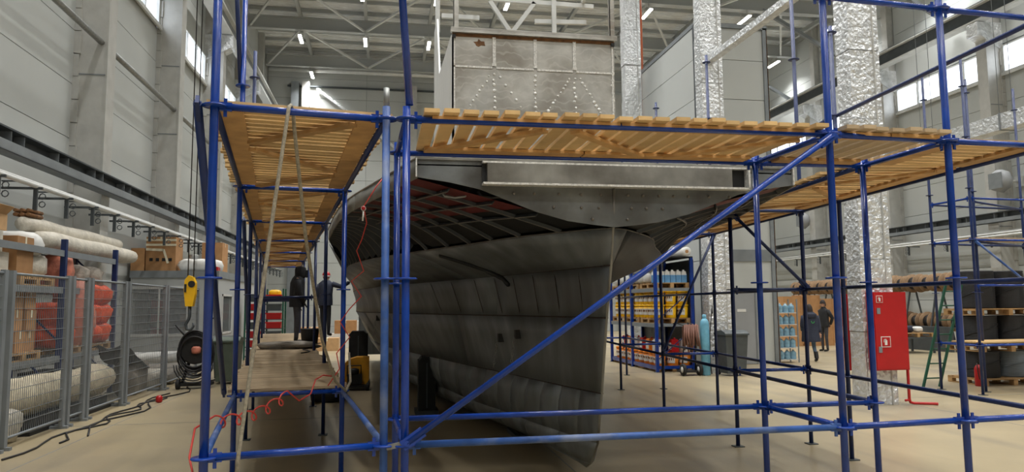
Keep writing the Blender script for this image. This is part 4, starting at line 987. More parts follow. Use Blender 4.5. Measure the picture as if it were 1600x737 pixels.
def wbin(x, y, mt, lab, w=.55, h=1.05, rz=0):
    t = thing('wheeled_bin', lab, 'bin', (x, y, 0))
    m = MB(); a, b = w/2*.82, w/2
    m.add([V(x+sx*(a if zz < .2 else b), y+sy*(a if zz < .2 else b), zz) for zz in (.06, h-.1) for sx, sy in ((-1, -1), (1, -1), (1, 1), (-1, 1))], [(3, 2, 1, 0), (4, 5, 6, 7), (0, 1, 5, 4), (1, 2, 6, 5), (2, 3, 7, 6), (3, 0, 4, 7)]); m.build('body', mt, t)
    m = MB(); m.bb((x-b-.02, y-b-.03, h-.1), (x+b+.02, y+b+.02, h-.06)); m.build('rim', mt, t)
    m = MB(); m.plate([(x-b-.02, y-b-.02, h-.06), (x-b-.02, y+b, h-.06), (x-b-.02, y+b, h-.03), (x-b-.02, y-b*.3, h+.02), (x-b-.02, y-b+.02, h-.03)], (2*b+.04, 0, 0)); m.build('lid', mt, t)
    m = MB(); m.tube((x-b*.8, y+b+.03, h-.08), (x+b*.8, y+b+.03, h-.08), .015, 6); m.build('handle', mt, t)
    for s in (-1, 1): m = MB(); m.lathe([(.03, -.02), (.09, -.02), (.09, .02), (.03, .02)], (x+s*b*.8, y+a+.02, .09), 12, 'X'); m.build('wheel', 'rubber', t)
wbin(-3.55, 17.9, 'bin_green', 'grey green wheeled bin beside the hose reel'); wbin(-3.75, 18.7, 'bin', 'dark grey wheeled bin behind the green one')
ps = thing('parts_rack', 'green framed rack of red bins behind the left scaffold', 'rack', (-3.8, 25.4, 0))
for x in (-4.5, -3.9, -3.3):
    for y in (25.1, 25.7): m = MB(); m.bb((x-.025, y-.025, 0), (x+.025, y+.025, 2.35)); m.build('upright', 'green', ps)
for k in range(7):
    z = .12+k*.3; m = MB(); m.bb((-4.5, 25.08, z), (-3.3, 25.72, z+.025)); m.build('shelf', 'steel_dark', ps)
for k in range(7):
    for j in range(2):
        x = -4.45+j*.6; z = .145+k*.3; m = MB()
        m.add([V(x+a, y, zz) for zz, e in ((z, .03), (z+.2, 0)) for a, y in ((e, 25.1+e), (.5-e, 25.1+e), (.5-e, 25.6), (e, 25.6))], [(3, 2, 1, 0), (0, 1, 5, 4), (1, 2, 6, 5), (2, 3, 7, 6), (3, 0, 4, 7), (4, 5, 6, 7)]); m.bb((x-.01, 25.09, z+.17), (x+.51, 25.1, z+.21))
        one('parts_bin', m, 'red' if (k+j) % 3 else 'bin', '%s bin in the green rack, %s shelf up, %s side' % ('red' if (k+j) % 3 else 'dark', ORD[k], 'right' if j else 'left'), 'bin', 'bins in the green rack')
m = MB(); m.blob((-3.6, 25.4, 2.06+.13), (.4, .4, .26), seed=44, amp=.15, flat=True); one('sack', m, 'yellow', 'yellow bundle on top of the green rack', 'bundle')
# goods standing far behind the left scaffold
for k, (x, y, w, h, mt) in enumerate(((-2.9, 31, 1.0, .9, 'carton'), (-1.7, 32, 1.2, .6, 'white'), (-2.2, 30, .9, .5, 'carton_light'), (-.6, 33, 1.1, 1.1, 'white'), (-3.0, 33.5, 1.1, 1.4, 'wall_grey'), (-1.6, 32, .9, 1.15, 'carton'))):
    z = .6 if k == 5 else 0
    carton((x-w/2, y-.4, z), (x+w/2, y+.4, z+h if k < 5 else h), '%s box far behind the left scaffold, %s' % ('white' if mt != 'carton' and mt != 'carton_light' else 'brown', ('left of the worker', 'below the small brown box', 'low in front', 'beside the hull', 'rearmost', 'stacked on the white box')[k]), mt, 'y')
# yellow machine under the hull
ym = thing('compressor', 'yellow portable machine with a dark motor under the hull', 'machine', (-.55, 15.9, 0))
m = MB(); pr2 = [(-.86, .12), (-.86, .45), (-.80, .56), (-.70, .64), (-.56, .68), (-.30, .68), (-.30, .2), (-.36, .12)]
m.plate([(x, 15.75, z) for x, z in pr2], (0, .4, 0)); m.build('hood', 'yellow_machine', ym)
m = MB(); m.bb((-.74, 15.58, .14), (-.44, 15.75, .34)); m.lathe([(.09, 0), (.1, .01), (.1, .1), (.05, .12)], (-.6, 15.66, .34), 12); m.build('motor', 'black', ym)
m = MB(); m.path([V(-.74, 15.7, .3), V(-.74, 15.6, .52), V(-.46, 15.6, .52), V(-.46, 15.7, .3)], .015, 6); m.build('handle', 'black', ym)
m = MB(); m.bb((-.9, 15.6, .06), (-.28, 16.15, .12)); m.build('skid', 'black', ym)
for x in (-.86, -.32):
    m = MB(); m.lathe([(.03, -.03), (.08, -.03), (.08, .03), (.03, .03)], (x, 15.62, .08), 12, 'X'); m.build('wheel', 'rubber', ym)
m = MB(); m.lathe([(.2, 0), (.32, .02), (.34, .16), (.30, .26), (.1, .3)], (-1.0, 14.1, 0), 18); one('cable_drum', m, 'rubber', 'low black cable drum beside the yellow machine', 'drum')
# clutter on the low walkway
m = MB(); m.lathe([(.12, 0), (.15, .01), (.18, .32), (.185, .34), (.17, .34)], (-1.45, 15.0, .975), 18); t = one('bucket', m, 'black', 'black bucket standing on the low walkway', 'bucket')
m = MB(); m.blob((-1.75, 14.3, .975+.06), (1.0, .8, .13), seed=50, amp=.3, n=16, k=7); one('tarp', m, 'grey_bag', 'brown grey tarp crumpled on the low walkway', 'tarp')
m = MB(); m.path([V(-1.35+.1*math.sin(i), 12.6+i*.25, .985) for i in range(14)], .011, 6); one('floor_cable', m, 'hose_black', 'black cable lying on the low walkway', 'cable')
# ================================================================ RIGHT SIDE
# fire board on the column
fb = thing('fire_board', 'red fire equipment cabinet on the near foil column', 'cabinet', (8.5, 11.2, 0))
m = MB(); m.bb((8.18, 11.1, .6), (8.82, 11.27, 1.92)); m.build('cabinet', 'red', fb)
m = MB(); m.bb((8.2, 11.085, .62), (8.80, 11.1, 1.9)); m.build('door', 'red', fb)
def sign(x, z, s, par):
    m = MB(); m.bb((x-s, 11.078, z-s), (x+s, 11.085, z+s)); m.build('sign_plate', 'white', par)
    m = MB(); m.bb((x-s*.86, 11.074, z-s*.86), (x+s*.86, 11.078, z+s*.86)); m.build('sign_field', 'red', par)
    m = MB(); m.bb((x-s*.28, 11.070, z-s*.6), (x+s*.22, 11.074, z+s*.3)); m.bb((x-s*.12, 11.07, z+s*.3), (x+s*.06, 11.074, z+s*.5)); m.bar((x, 11.072, z+s*.5), (x-s*.45, 11.072, z+s*.4), .004, s*.12); m.bar((x-s*.42, 11.072, z+s*.42), (x-s*.48, 11.072, z-s*.1), .004, s*.1); m.build('sign_mark', 'white', par)
sign(8.38, 1.08, .09, fb); sign(8.3, 1.8, .06, fb)
for z in (.9, 1.55): m = MB(); m.bb((8.24, 11.07, z), (8.3, 11.085, z+.1)); m.build('latch', 'steel_grey', fb)
m = MB(); m.path([V(8.84, 11.18, 1.5), V(8.84, 11.18, .1), V(8.86, 11.18, .045), V(8.92, 11.18, .03), V(9.2, 11.05, .03), V(9.24, 11.0, .03)], .024, 8); m.path([V(8.84, 11.18, .09), V(8.76, 11.18, .08)], .02, 8); m.build('pipe_leg', 'red', fb)
m = MB(); m.bb((8.12, 11.74, .55), (8.74, 11.86, 1.9)); m.bb((8.14, 11.72, .57), (8.72, 11.74, 1.88)); m.bb((8.3, 11.78, 0), (8.36, 11.84, .55)); m.bb((8.5, 11.78, 0), (8.56, 11.84, .55))
one('fire_screen', m, 'red', 'red panel standing behind the near foil column', 'panel')
# rack with yellow pails
rk = thing('storage_rack', 'blue storage rack with yellow pails behind the right scaffold', 'rack', (7.4, 19.7, 0))
rx0, rx1, ry0, ry1 = 6.92, 7.92, 17.85, 21.6
for x in (rx0, rx1):
    for y in (ry0, 19.7, ry1):
        m = MB(); m.bb((x-.04, y-.035, .01), (x+.04, y+.035, 2.95)); o = m.build('upright', 'blue', rk); b = MB(); b.bb((x-.07, y-.06, 0), (x+.07, y+.06, .01)); b.build('base_plate', 'steel_dark', o)
for z in (.16, 1.24, 2.16):
    for x in (rx0, rx1): m = MB(); m.bb((x-.02, ry0+.035, z-.1), (x+.02, ry1-.035, z)); m.build('beam', 'steel_grey' if z > .5 else 'blue', rk)
    for y in (ry0, ry1): m = MB(); m.bb((rx0+.04, y-.02, z-.08), (rx1-.04, y+.02, z)); m.build('end_beam', 'steel_grey' if z > .5 else 'blue', rk)
m = MB(); m.bb((rx1+.05, ry0, .0), (rx1+.07, ry1, 2.9)); m.build('back_panel', 'steel_dark', rk)
for x0_, z0_, z1_ in ((0, .3, 1.1), (1, 1.3, 2.1)): m = MB(); m.bar((rx0, ry0, z0_), (rx1, ry0, z1_), .02, .02); m.build('brace', 'blue_dark', rk)
k = 0
for z in (0, 1.24, 2.16):
    for y in (18.5, 19.8, 21.0):
        pallet((7.42, y, z if z else 0.0), 'pallet in the pail rack, %s from the near end, %s level' % (ORD[k % 3], ('floor', 'middle', 'top')[k//3]), .94, 1.12); k += 1
def pail(loc, mt, lab, group, r=.145, h=.35):
    t = thing('pail', lab, 'bucket', loc, group)
    m = MB(); m.lathe([(r*.86, 0), (r*.88, .01), (r*.98, h*.86)], (*loc,), 14); m.build('body', mt, t)
    m = MB(); m.lathe([(r*1.05, h*.86), (r*1.06, h*.9), (r*1.06, h*.97), (r*.98, h)], loc, 14); m.build('lid', mt, t)
    m = MB(); m.lathe([(r*.925, h*.18), (r*.985, h*.72)], loc, 14); m.v = [V(*p) for p in m.v]
    m2 = MB(); pts = []
    for a in range(7):
        an = PI*.75+a*PI*.75/6
        pts.append([V(loc[0]+math.cos(an)*(rr*1.012), loc[1]+math.sin(an)*(rr*1.012), loc[2]+zz) for rr, zz in ((r*.92, h*.22), (r*.965, h*.68))])
    m2.grid(pts); m2.build('paper_label', 'white', t)
    m3 = MB(); pts = [[V(loc[0]+math.cos(an)*(rr*1.018), loc[1]+math.sin(an)*(rr*1.018), loc[2]+zz) for rr, zz in ((r*.93, h*.42), (r*.955, h*.6))] for an in [PI*.78+a*PI*.66/6 for a in range(7)]]
    m3.grid(pts); m3.build('label_print', 'rust', t)
    return t
p0 = pail((7.08, 18.06, 1.382), 'yellow', 'yellow pail at the near corner of the rack, lower tier', 'yellow pails in the rack')
for z in range(2):
    for j in range(10):
        if z == 0 and j == 0: continue
        dup(p0, (7.08, 18.06+j*.35, 1.382+z*.355), label='yellow pail on the aisle side of the rack, %s from the near corner, %s tier' % (ORD[j], ('lower', 'upper')[z]))
    for j in range(1, 3): dup(p0, (7.08+j*.33, 18.06, 1.382+z*.355), label='yellow pail on the near end of the rack, %s from the left, %s tier' % (ORD[j], ('lower', 'upper')[z]))
p1 = pail((7.08, 18.1, .142), 'orange_pail', 'orange pail on the floor pallet at the near corner of the rack', 'orange pails on the floor pallets', .16, .34)
for j in range(1, 9):
    dup(p1, (7.1, 18.1+j*.39, .142), label='orange pail on the floor pallets, %s from the near corner' % ORD[j])
for j in range(1, 3): dup(p1, (7.1+j*.34, 18.1, .142), label='orange pail on the near end floor pallet, %s from the left' % ORD[j])
def canister(loc, mt, lab, group):
    t = thing('canister', lab, 'canister', loc, group); x, y, z = loc
    m = MB(); m.bb((x-.1, y-.13, z), (x+.1, y+.13, z+.3)); m.bb((x-.08, y-.1, z+.3), (x+.08, y+.1, z+.33)); m.build('body', mt, t)
    m = MB(); m.lathe([(.03, 0), (.03, .04)], (x, y-.07, z+.33), 8); m.build('cap', 'red', t)
    m = MB(); m.bb((x-.104, y-.09, z+.06), (x-.1, y+.09, z+.24)); m.build('paper_label', 'white', t)
for j in range(6): canister((7.08, 18.2+j*.5, .496), ('white', 'orange_pail', 'red')[j % 3], '%s canister stacked on the orange pails, %s from the near corner' % (('white', 'orange', 'red')[j % 3], ORD[j]), 'canisters on the floor pallets')
for j in range(2): canister((7.48+j*.3, 18.12, .496), ('red', 'white')[j], '%s canister on the near end of the floor pallet' % ('red', 'white')[j], 'canisters on the floor pallets')
# top level: white sacks and blue jugs, long rolls above
for z in range(2):
    for j in range(7):
        m = MB(); m.blob((7.2, 18.7+j*.42, 2.302+.15+z*.29), (.5, .42, .31), seed=200+j+10*z, amp=.06, n=14, k=8)
        one('sack', m, 'white', 'white sack on the top rack level, %s from the near end, %s tier' % (ORD[j], ('lower', 'upper')[z]), 'sack', 'white sacks on the rack')
for j in range(6):
    loc = (6.99+j*.155, 18.02, 2.302); t = thing('jug', 'blue and white jug on the near end of the rack, %s from the left' % ORD[j], 'jug', loc, 'jugs on the rack')
    m = MB(); m.bb((loc[0]-.07, 17.95, 2.302), (loc[0]+.07, 18.12, 2.5)); m.build('body', 'sky_blue', t)
    m = MB(); m.plate([(loc[0]-.07, 17.95, 2.5), (loc[0]+.07, 17.95, 2.5), (loc[0]+.045, 17.95, 2.6), (loc[0]-.045, 17.95, 2.6)], (0, .17, 0)); m.build('shoulder', 'white', t)
    m = MB(); m.lathe([(.03, 0), (.03, .035)], (loc[0], 18.0, 2.6), 8); m.build('cap', 'white', t)
m = MB(); m.bb((6.9, 17.82, 2.95), (7.96, 21.6, 2.98)); one('cover_board', m, 'black', 'dark cover board on top of the pail rack', 'board')
for j, (x, y0, y1, mt, r) in enumerate(((7.0, 18.6, 21.5, 'white', .1), (7.22, 18.5, 21.4, 'red_hose', .1), (7.45, 18.6, 21.5, 'white', .1), (7.75, 17.7, 20.5, 'white', .12))):
    t = thing('paper_roll', 'long %s roll lying on the rack top, %s from the aisle' % ('orange red' if mt == 'red_hose' else 'white', ORD[j]), 'roll', (x, (y0+y1)/2, 2.98), 'rolls on the rack top')
    m = MB(); m.lathe([(r*.4, y0), (r, y0), (r, y1), (r*.4, y1)], (x, 0, 2.98+r), 14, 'Y'); m.build('roll', mt, t)
    m = MB(); m.lathe([(r*.38, y0-.01), (r*.38, y0+.02)], (x, 0, 2.98+r), 12, 'Y'); m.build('core', 'carton', t)
# gas cylinder, hose cart, bin
gc = thing('gas_cylinder', 'light blue gas cylinder beside the hose cart', 'cylinder', (7.78, 16.85, 0))
m = MB(); m.lathe([(.1, 0), (.112, .02), (.112, 1.24), (.095, 1.32), (.05, 1.38)], (7.78, 16.85, 0), 18); m.build('body', 'cyan_gas', gc)
m = MB(); m.lathe([(.045, 1.38), (.05, 1.39), (.05, 1.46), (.03, 1.48)], (7.78, 16.85, 0), 12); m.build('cap', 'cyan_gas', gc)
hc = thing('hose_cart', 'hand cart with brown hoses slung over it beside the pail rack', 'cart', (7.42, 16.95, 0))
m = MB(); m.path([V(7.2, 16.95, .1), V(7.32, 16.95, 1.2), V(7.05, 16.9, 1.28), V(6.98, 16.88, 1.26)], .018, 8); m.path([V(7.55, 16.95, .1), V(7.58, 16.95, 1.2), V(7.35, 16.9, 1.28)], .018, 8); m.bb((7.15, 16.8, .08), (7.62, 17.15, .12)); m.build('frame', 'black', hc)
for j in range(9):
    x = 7.26+j*.042; m = MB(); h = .55+.1*math.sin(j*1.7)
    m.path([V(x+.05*math.sin(j), 16.86-.03*(j % 3), 1.2-h), V(x-.02, 16.84-.03*(j % 3), .95), V(x+.02, 16.9, 1.22+.02*(j % 2)), V(x+.03, 17.02, 1.18), V(x+.04, 17.06, .8), V(x+.03, 17.05, 1.25-h)], .022, 6); m.build('hose', 'brown_hose', hc)
for x in (7.18, 7.6):
    m = MB(); m.lathe([(.07, -.03), (.14, -.035), (.15, 0), (.14, .035), (.07, .03)], (x, 16.82, .15), 18, 'X'); o = m.build('wheel', 'rubber', hc)
    b = MB(); b.lathe([(.02, -.04), (.075, -.03), (.075, .03), (.02, .04)], (x, 16.82, .15), 14, 'X'); b.build('hub', 'white', o)
wbin(8.4, 16.7, 'bin', 'dark grey wheeled bin in front of the middle foil column', .58, 1.08)
m = MB(); m.path([V(8.05, 16.95, 1.5), V(8.12, 17.1, 1.7), V(8.08, 17.2, 1.0), V(8.02, 17.1, .3), V(7.98, 16.95, .02)], .012, 6); one('cable', m, 'hose_black', 'black cable hanging beside the blue gas cylinder', 'cable')
# water bottle rack
wt = thing('bottle_rack', 'narrow grey rack of blue water bottles beside the enclosure', 'rack', (11.72, 19.9, 0))
for x in (11.42, 12.02):
    for y in (19.7, 20.15): m = MB(); m.bb((x-.015, y-.015, 0), (x+.015, y+.015, 1.85)); m.build('upright', 'steel_grey', wt)
for k in range(5): m = MB(); z = .08+.34*k; m.bb((11.42, 19.7, z), (12.02, 20.15, z+.02)); m.build('shelf', 'steel_white', wt)
wp = None
for k in range(5):
    for j in range(3):
        loc = (11.53+j*.19, 19.82, .1+.34*k)
        if wp is None:
            wp = thing('water_bottle', 'x', 'bottle', loc, 'water bottles on the rack')
            m = MB(); m.lathe([(.07, 0), (.085, .01), (.085, .08), (.078, .1), (.085, .12), (.083, .19), (.03, .25)], loc, 12); m.build('body', 'water', wp)
            m = MB(); m.lathe([(.028, .25), (.028, .28)], loc, 8); m.build('cap', 'white', wp); o = wp
        else: o = dup(wp, loc)
        o['label'] = 'blue water bottle on the %s shelf up, %s from the left' % (ORD[k], ORD[j])
# stacked cable drums on the right
for k, (z, h) in enumerate(((.142, .55), (.84, .60), (1.60, .80))):
    if k: pallet((13.0, 13.75, (.0, .698, 1.455)[k]), 'pallet between the stacked cable coils, %s' % ('lower one' if k == 1 else 'upper one'), 1.5, 1.0)
    else: pallet((13.0, 13.75, 0), 'pallet on the floor under the stacked cable coils', 1.5, 1.0)
    for j, x in enumerate((12.65, 13.38)):
        mt = 'cable_grey' if (k == 0 and j == 1) else 'cable_black'; r = .35
        t = thing('cable_coil', '%s cable coil, %s layer of the stack, %s side' % ('grey' if mt == 'cable_grey' else 'black', ('bottom', 'middle', 'top')[k], ('left', 'right')[j]), 'cable coil', (x, 13.75, z), 'stacked cable coils')
        n = int(h/.045); pf = [(.12, 0)]
        for q in range(n): pf += [(r-.012, h*q/n), (r, h*(q+.5)/n)]
        pf += [(r-.01, h), (.12, h)]
        m = MB(); m.lathe(pf, (x, 13.75, z), 22); m.build('windings', mt, t)
        m = MB(); m.path([V(x+(r+.006)*math.cos(a), 13.75+(r+.006)*math.sin(a), z+h*(.3+.5*((i % 7)/7))) for i, a in enumerate([PI+PI*q/8 for q in range(9)])], .008, 5); m.build('loose_turn', mt, t)
ex = thing('fire_extinguisher', 'red fire extinguisher standing before the cable coils', 'extinguisher', (12.18, 13.3, 0))
m = MB(); m.lathe([(.08, 0), (.09, .02), (.09, .36), (.06, .42), (.03, .45)], (12.18, 13.3, 0), 16); m.build('body', 'red', ex)
m = MB(); m.bb((12.15, 13.27, .45), (12.21, 13.33, .5)); m.bb((12.13, 13.28, .5), (12.23, 13.32, .52)); m.path([V(12.15, 13.3, .48), V(12.09, 13.25, .45), V(12.08, 13.22, .3), V(12.09, 13.2, .15)], .01, 6); m.build('valve', 'black', ex)
m = MB(); m.bb((12.13, 13.205, .15), (12.23, 13.212, .32)); m.build('paper_label', 'tape', ex)
# green ladder leaning on the tower
gl = thing('ladder', 'green ladder leaning on the small scaffold tower', 'ladder', (11.15, 13.45, 0))
for dx in (0, .38): m = MB(); m.bar((10.95+dx, 13.42, 0), (11.66+dx, 13.42, 2.2), .03, .05); m.build('rail', 'green', gl)
for k in range(7): t_ = (k+.6)/7.4; m = MB(); x = 10.95+.71*t_; m.tube((x, 13.42, 2.2*t_), (x+.38, 13.42, 2.2*t_), .014, 8); m.build('rung', 'green', gl)
# spool racks along the right wall
sg_ = thing('spool_rack', 'dark steel rack of wooden cable spools along the right wall', 'rack', (20.2, 27.5, 0))
for y in [22.3+1.35*k for k in range(9)]:
    for x0_, x1_ in ((19.6, 20.2), (20.8, 20.2)): m = MB(); m.bar((x0_, y, 0), (x1_, y, 2.75), .05, .05); m.build('leg', 'steel_dark', sg_)
for z in (1.02, 2.45): m = MB(); m.tube((20.1, 22.2, z), (20.1, 33.4, z), .025, 8); m.build('axle', 'steel_dark', sg_)
k = 0; sp0 = None
for z, ys_ in ((2.45, [22.3+.3375+.675*q for q in range(16)]), (1.02, [22.3+.3375+.675*q for q in range(14)])):
    for q, y in enumerate(ys_):
        loc = (20.1, y, z); lab = 'wooden cable spool on the %s bar, %s from the near end' % ('upper' if z > 2 else 'lower', ORD[q])
        if sp0 is None:
            sp0 = thing('cable_spool', lab, 'spool', loc, 'spools on the wall rack')
            for e in (-.2, .2): m = MB(); m.lathe([(.06, e-.02), (.36, e-.02), (.36, e+.02), (.06, e+.02)], loc, 18, 'Y'); m.build('flange', 'drum_wood', sp0)
            m = MB(); m.lathe([(.24, -.18), (.24, .18)], loc, 16, 'Y'); m.build('winding', 'cable_black', sp0)
        else:
            o = dup(sp0, loc, label=lab); o.rotation_euler = (0, (q*1.3) % 3, .04*math.sin(q*2.1+z)); s_ = .86+.14*math.sin(q*1.7+z)**2; o.scale = (s_, s_, s_)
m = MB(); m.bb((19.3, 22.2, 0), (19.42, 25.5, .82)); m.bb((19.3, 22.2, .82), (19.5, 25.5, .86)); one('guard_board', m, 'steel_dark', 'dark grey guard board at the foot of the spool rack', 'board')
cl = thing('hoop_bundle', 'bundle of pale curved hoops leaning beside the fire cabinet', 'hoops', (19.0, 24.6, 0))
for k in range(8):
    r = .37+.1*k; m = MB(); m.path([V(19.0, 24.9+r*math.cos(a)*.7, .815+r*math.sin(a)*.75) for a in [PI*1.02+i*PI*.48/8 for i in range(9)]], .012, 5); m.build('hoop', 'steel_white', cl)
pallet((17.9, 22.6, .55), 'pallet on a low bench before the spool rack', 1.2, 1.2)
t = thing('bench', 'low steel bench under a pallet by the spool rack', 'bench', (17.9, 22.6, 0))
m = MB(); m.bb((17.2, 22.0, .5), (18.6, 23.2, .55)); m.build('top', 'steel_dark', t)
for x in (17.25, 18.5):
    for y in (22.05, 23.1): m = MB(); m.bb((x, y, 0), (x+.06, y+.06, .5)); m.build('leg', 'steel_dark', t)
m = MB(); m.blob((17.8, 22.5, .692+.12), (.5, .4, .24), seed=91, amp=.2); one('sack', m, 'coat_navy', 'dark blue bag on the pallet by the spool rack', 'bag')
m = MB(); m.blob((18.25, 22.5, .692+.1), (.3, .3, .2), seed=92, amp=.1); one('sack', m, 'white', 'white bag on the pallet by the spool rack', 'bag')
for k, (x, w, h) in enumerate(((15.9, .8, 2.0), (16.75, .75, 2.05), (17.5, .6, 1.9))):
    m = MB(); m.bb((x, 27, .0), (x+w, 27.8, h)); m.bb((x-.01, 26.98, .1), (x+.05, 27, h)); m.bb((x+w-.05, 26.98, .1), (x+w+.01, 27, h))
    one('crate', m, 'carton', 'tall plywood crate behind the standing man, %s from the left' % ORD[k], 'crate', 'plywood crates')
# ================================================================ PEOPLE
def person(label, loc, rz, J, mats, build=1., lying=None):
    """J: joint dict in local coordinates (x right, y forward = facing, z up). One skinned body, clothing as children."""
    t = thing('person', label, 'person', loc); t.rotation_euler = (0, 0, rz)
    def L(nm): return V(*J[nm])
    vs = []; es = []; rs = []
    def add(p, r, par=None):
        vs.append(V(*p)); rs.append(r)
        if par is not None: es.append((par, len(vs)-1))
        return len(vs)-1
    pel = add(J['pelvis'], (.14, .105)); sp = add(L('pelvis').lerp(L('chest'), .5), (.13, .10), pel); ch = add(J['chest'], (.15, .11), sp)
    nk = add(J['neck'], (.062, .062), ch); h1 = add(L('neck').lerp(L('head'), .6), (.064, .07), nk); h2 = add(J['head'], (.082, .095), h1); h3 = add(L('head')+V(0, 0, .09), (.062, .072), h2)
    for s in 'lr':
        a = add(J['sh_'+s], (.062, .062), ch); b = add(J['el_'+s], (.043, .043), a); c = add(J['wr_'+s], (.029, .029), b)
        d = (L('wr_'+s)-L('el_'+s)).normalized(); pm = L('wr_'+s)+d*.055; p = add(pm, (.03, .022), c)
        side = d.cross(V(0, 1, 0)); side = side.normalized() if side.length > .1 else V(1, 0, 0)
        for k, ln in enumerate((.06, .07, .066, .05)):
            f0 = add(pm+d*.04+side*(.027-.018*k), (.0095, .0095), p); f1 = add(pm+d*(.04+ln*.55)+side*(.027-.018*k)+V(0, .006, 0), (.0085, .0085), f0); add(pm+d*(.04+ln)+side*(.025-.017*k)+V(0, .02, 0), (.0075, .0075), f1)
        th = add(pm-d*.02+side*.035+V(0, .012, 0), (.011, .011), p); add(pm+d*.025+side*.052+V(0, .02, 0), (.009, .009), th)
        hp_ = add(J['hip_'+s], (.088, .09), pel); kn = add(J['kn_'+s], (.06, .062), hp_); an = add(J['an_'+s], (.042, .045), kn)
        fd = V(*J.get('foot_'+s, (0, 1, 0))); hl = add(L('an_'+s)+V(0, 0, -.045)-fd*.02, (.042, .04), an); add(L('an_'+s)+fd*.17+V(0, 0, -.06), (.042, .026), hl)
    me = bpy.data.meshes.new('body'); me.from_pydata(vs, es, []); ob = bpy.data.objects.new('body', me); COL.objects.link(ob)
    ob.modifiers.new('skin', 'SKIN'); sk = me.skin_vertices[0].data
    for i, r in enumerate(rs): sk[i].radius = (r[0]*build, r[1]*build)
    sk[0].use_root = True
    sd = ob.modifiers.new('sub', 'SUBSURF'); sd.levels = 2; sd.render_levels = 2
    dg = bpy.context.evaluated_depsgraph_get(); m2 = bpy.data.meshes.new_from_object(ob.evaluated_get(dg))
    ob.modifiers.clear(); ob.data = m2
    m2.materials.clear()
    for k in ('skin', mats['trousers'], mats['shoe'], mats['top']): m2.materials.append(M[k])
    nkz = L('neck').z-.02; hz = L('pelvis').z+.05
    wr = [L('wr_l'), L('wr_r')]; an = min(J['an_l'][2], J['an_r'][2])
    for p in m2.polygons:
        c = p.center; i = 3 if c.z > hz else 1
        if c.z > nkz and (c-L('head')).length < .24: i = 0
        if min((c-w).length for w in wr) < .16 and c.z > an+.3:
            w = min(wr, key=lambda q: (c-q).length); e = L('el_l') if w is wr[0] else L('el_r')
            i = (0 if not mats.get('gloves') else 2) if (c-w).dot(w-e) > 0 else 3
        for s in 'lr':
            if (c-L('an_'+s)).length < .24 and c.z < J['an_'+s][2]+mats.get('boot', .0): i = 2
        p.material_index = i; p.use_smooth = True
    ob.parent = t
    def child(nm, mb, mt): o = bpy.data.objects.new(nm, mb.mesh(nm, mt)); COL.objects.link(o); o.parent = t; return o
    # face and hair
    hd = L('head'); m = MB(); m.blob(hd+V(0, .098, -.005), (.03, .045, .05), amp=.0, n=8, k=6, flat=False); m.blob(hd+V(-.088, .0, -.01), (.018, .045, .065), amp=0, n=8, k=6, flat=False); m.blob(hd+V(.088, 0, -.01), (.018, .045, .065), amp=0, n=8, k=6, flat=False)
    child('face', m, mats.get('face', 'skin'))
    m = MB(); m.bb(hd+V(-.045, .088, .012), hd+V(-.018, .098, .024)); m.bb(hd+V(.018, .088, .012), hd+V(.045, .098, .024)); m.bb(hd+V(-.03, .086, -.062), hd+V(.03, .094, -.053)); child('features', m, 'hair')
    if mats.get('hair'):
        m = MB(); rows = []
        for a in range(7):
            tt = PI/2*(1-a/6)
            rows.append([hd+V(math.cos(q)*.101*math.cos(tt)*(1), math.sin(q)*.112*math.cos(tt)-.012, .03+(.15 if True else 0)*math.sin(tt)-(.09*(a/6)**2 if math.sin(q) < .2 else 0)) for q in [2*PI*i/14 for i in range(15)]])
        m.grid(rows); child('hair', m, mats['hair'])
    return t, child, L
def sleeve(m, a, b, c, r0=.075, r1=.062, r2=.048):
    m.path([a, a.lerp(b, .5), b, b.lerp(c, .5), c], [r0, r0*.95, r1, (r1+r2)/2, r2], 12)
def torso(m, rings, n=18):
    rows = []
    for z, rx, ry, ox, oy in rings: rows.append([V(ox+rx*math.cos(a), oy+ry*math.sin(a), z) for a in [2*PI*i/n for i in range(n+1)]])
    m.grid(rows)
def stand_pose(h=1.78, **kw):
    k = h/1.78
    J = dict(pelvis=(0, 0, .98), chest=(0, .0, 1.36), neck=(0, .01, 1.52), head=(0, .03, 1.64), sh_l=(-.18, 0, 1.43), sh_r=(.18, 0, 1.43), el_l=(-.24, -.02, 1.14), el_r=(.24, -.02, 1.14), wr_l=(-.23, .06, .9), wr_r=(.23, .06, .9),
             hip_l=(-.09, 0, .92), hip_r=(.09, 0, .92), kn_l=(-.1, .02, .5), kn_r=(.1, .02, .5), an_l=(-.11, 0, .085), an_r=(.11, 0, .085))
    J.update(kw); return {a: (tuple(v*k for v in b) if not a.startswith('foot') else b) for a, b in J.items()}
# man in dark jacket, hands behind his back, facing left
J = stand_pose(1.82, wr_l=(-.1, -.19, .95), wr_r=(.1, -.19, .95), el_l=(-.27, -.12, 1.16), el_r=(.27, -.12, 1.16))
t, ch, L = person('man in a dark jacket and grey trousers with hands behind his back', (15.7, 24.0, 0), math.radians(100), J, dict(trousers='trousers', shoe='shoe', top='coat_black', hair='hair', boot=.03))
m = MB(); torso(m, [(.88, .2, .145, 0, 0), (.95, .205, .15, 0, 0), (1.15, .19, .14, 0, 0), (1.38, .215, .14, 0, 0), (1.48, .19, .12, 0, 0), (1.55, .09, .09, 0, .0), (1.58, .08, .085, 0, .01)]); sleeve(m, L('sh_l'), L('el_l'), L('wr_l')); sleeve(m, L('sh_r'), L('el_r'), L('wr_r')); ch('jacket', m, 'coat_black')
m = MB(); torso(m, [(1.53, .075, .08, 0, .01), (1.6, .07, .078, 0, .01)]); ch('collar', m, 'coat_black')
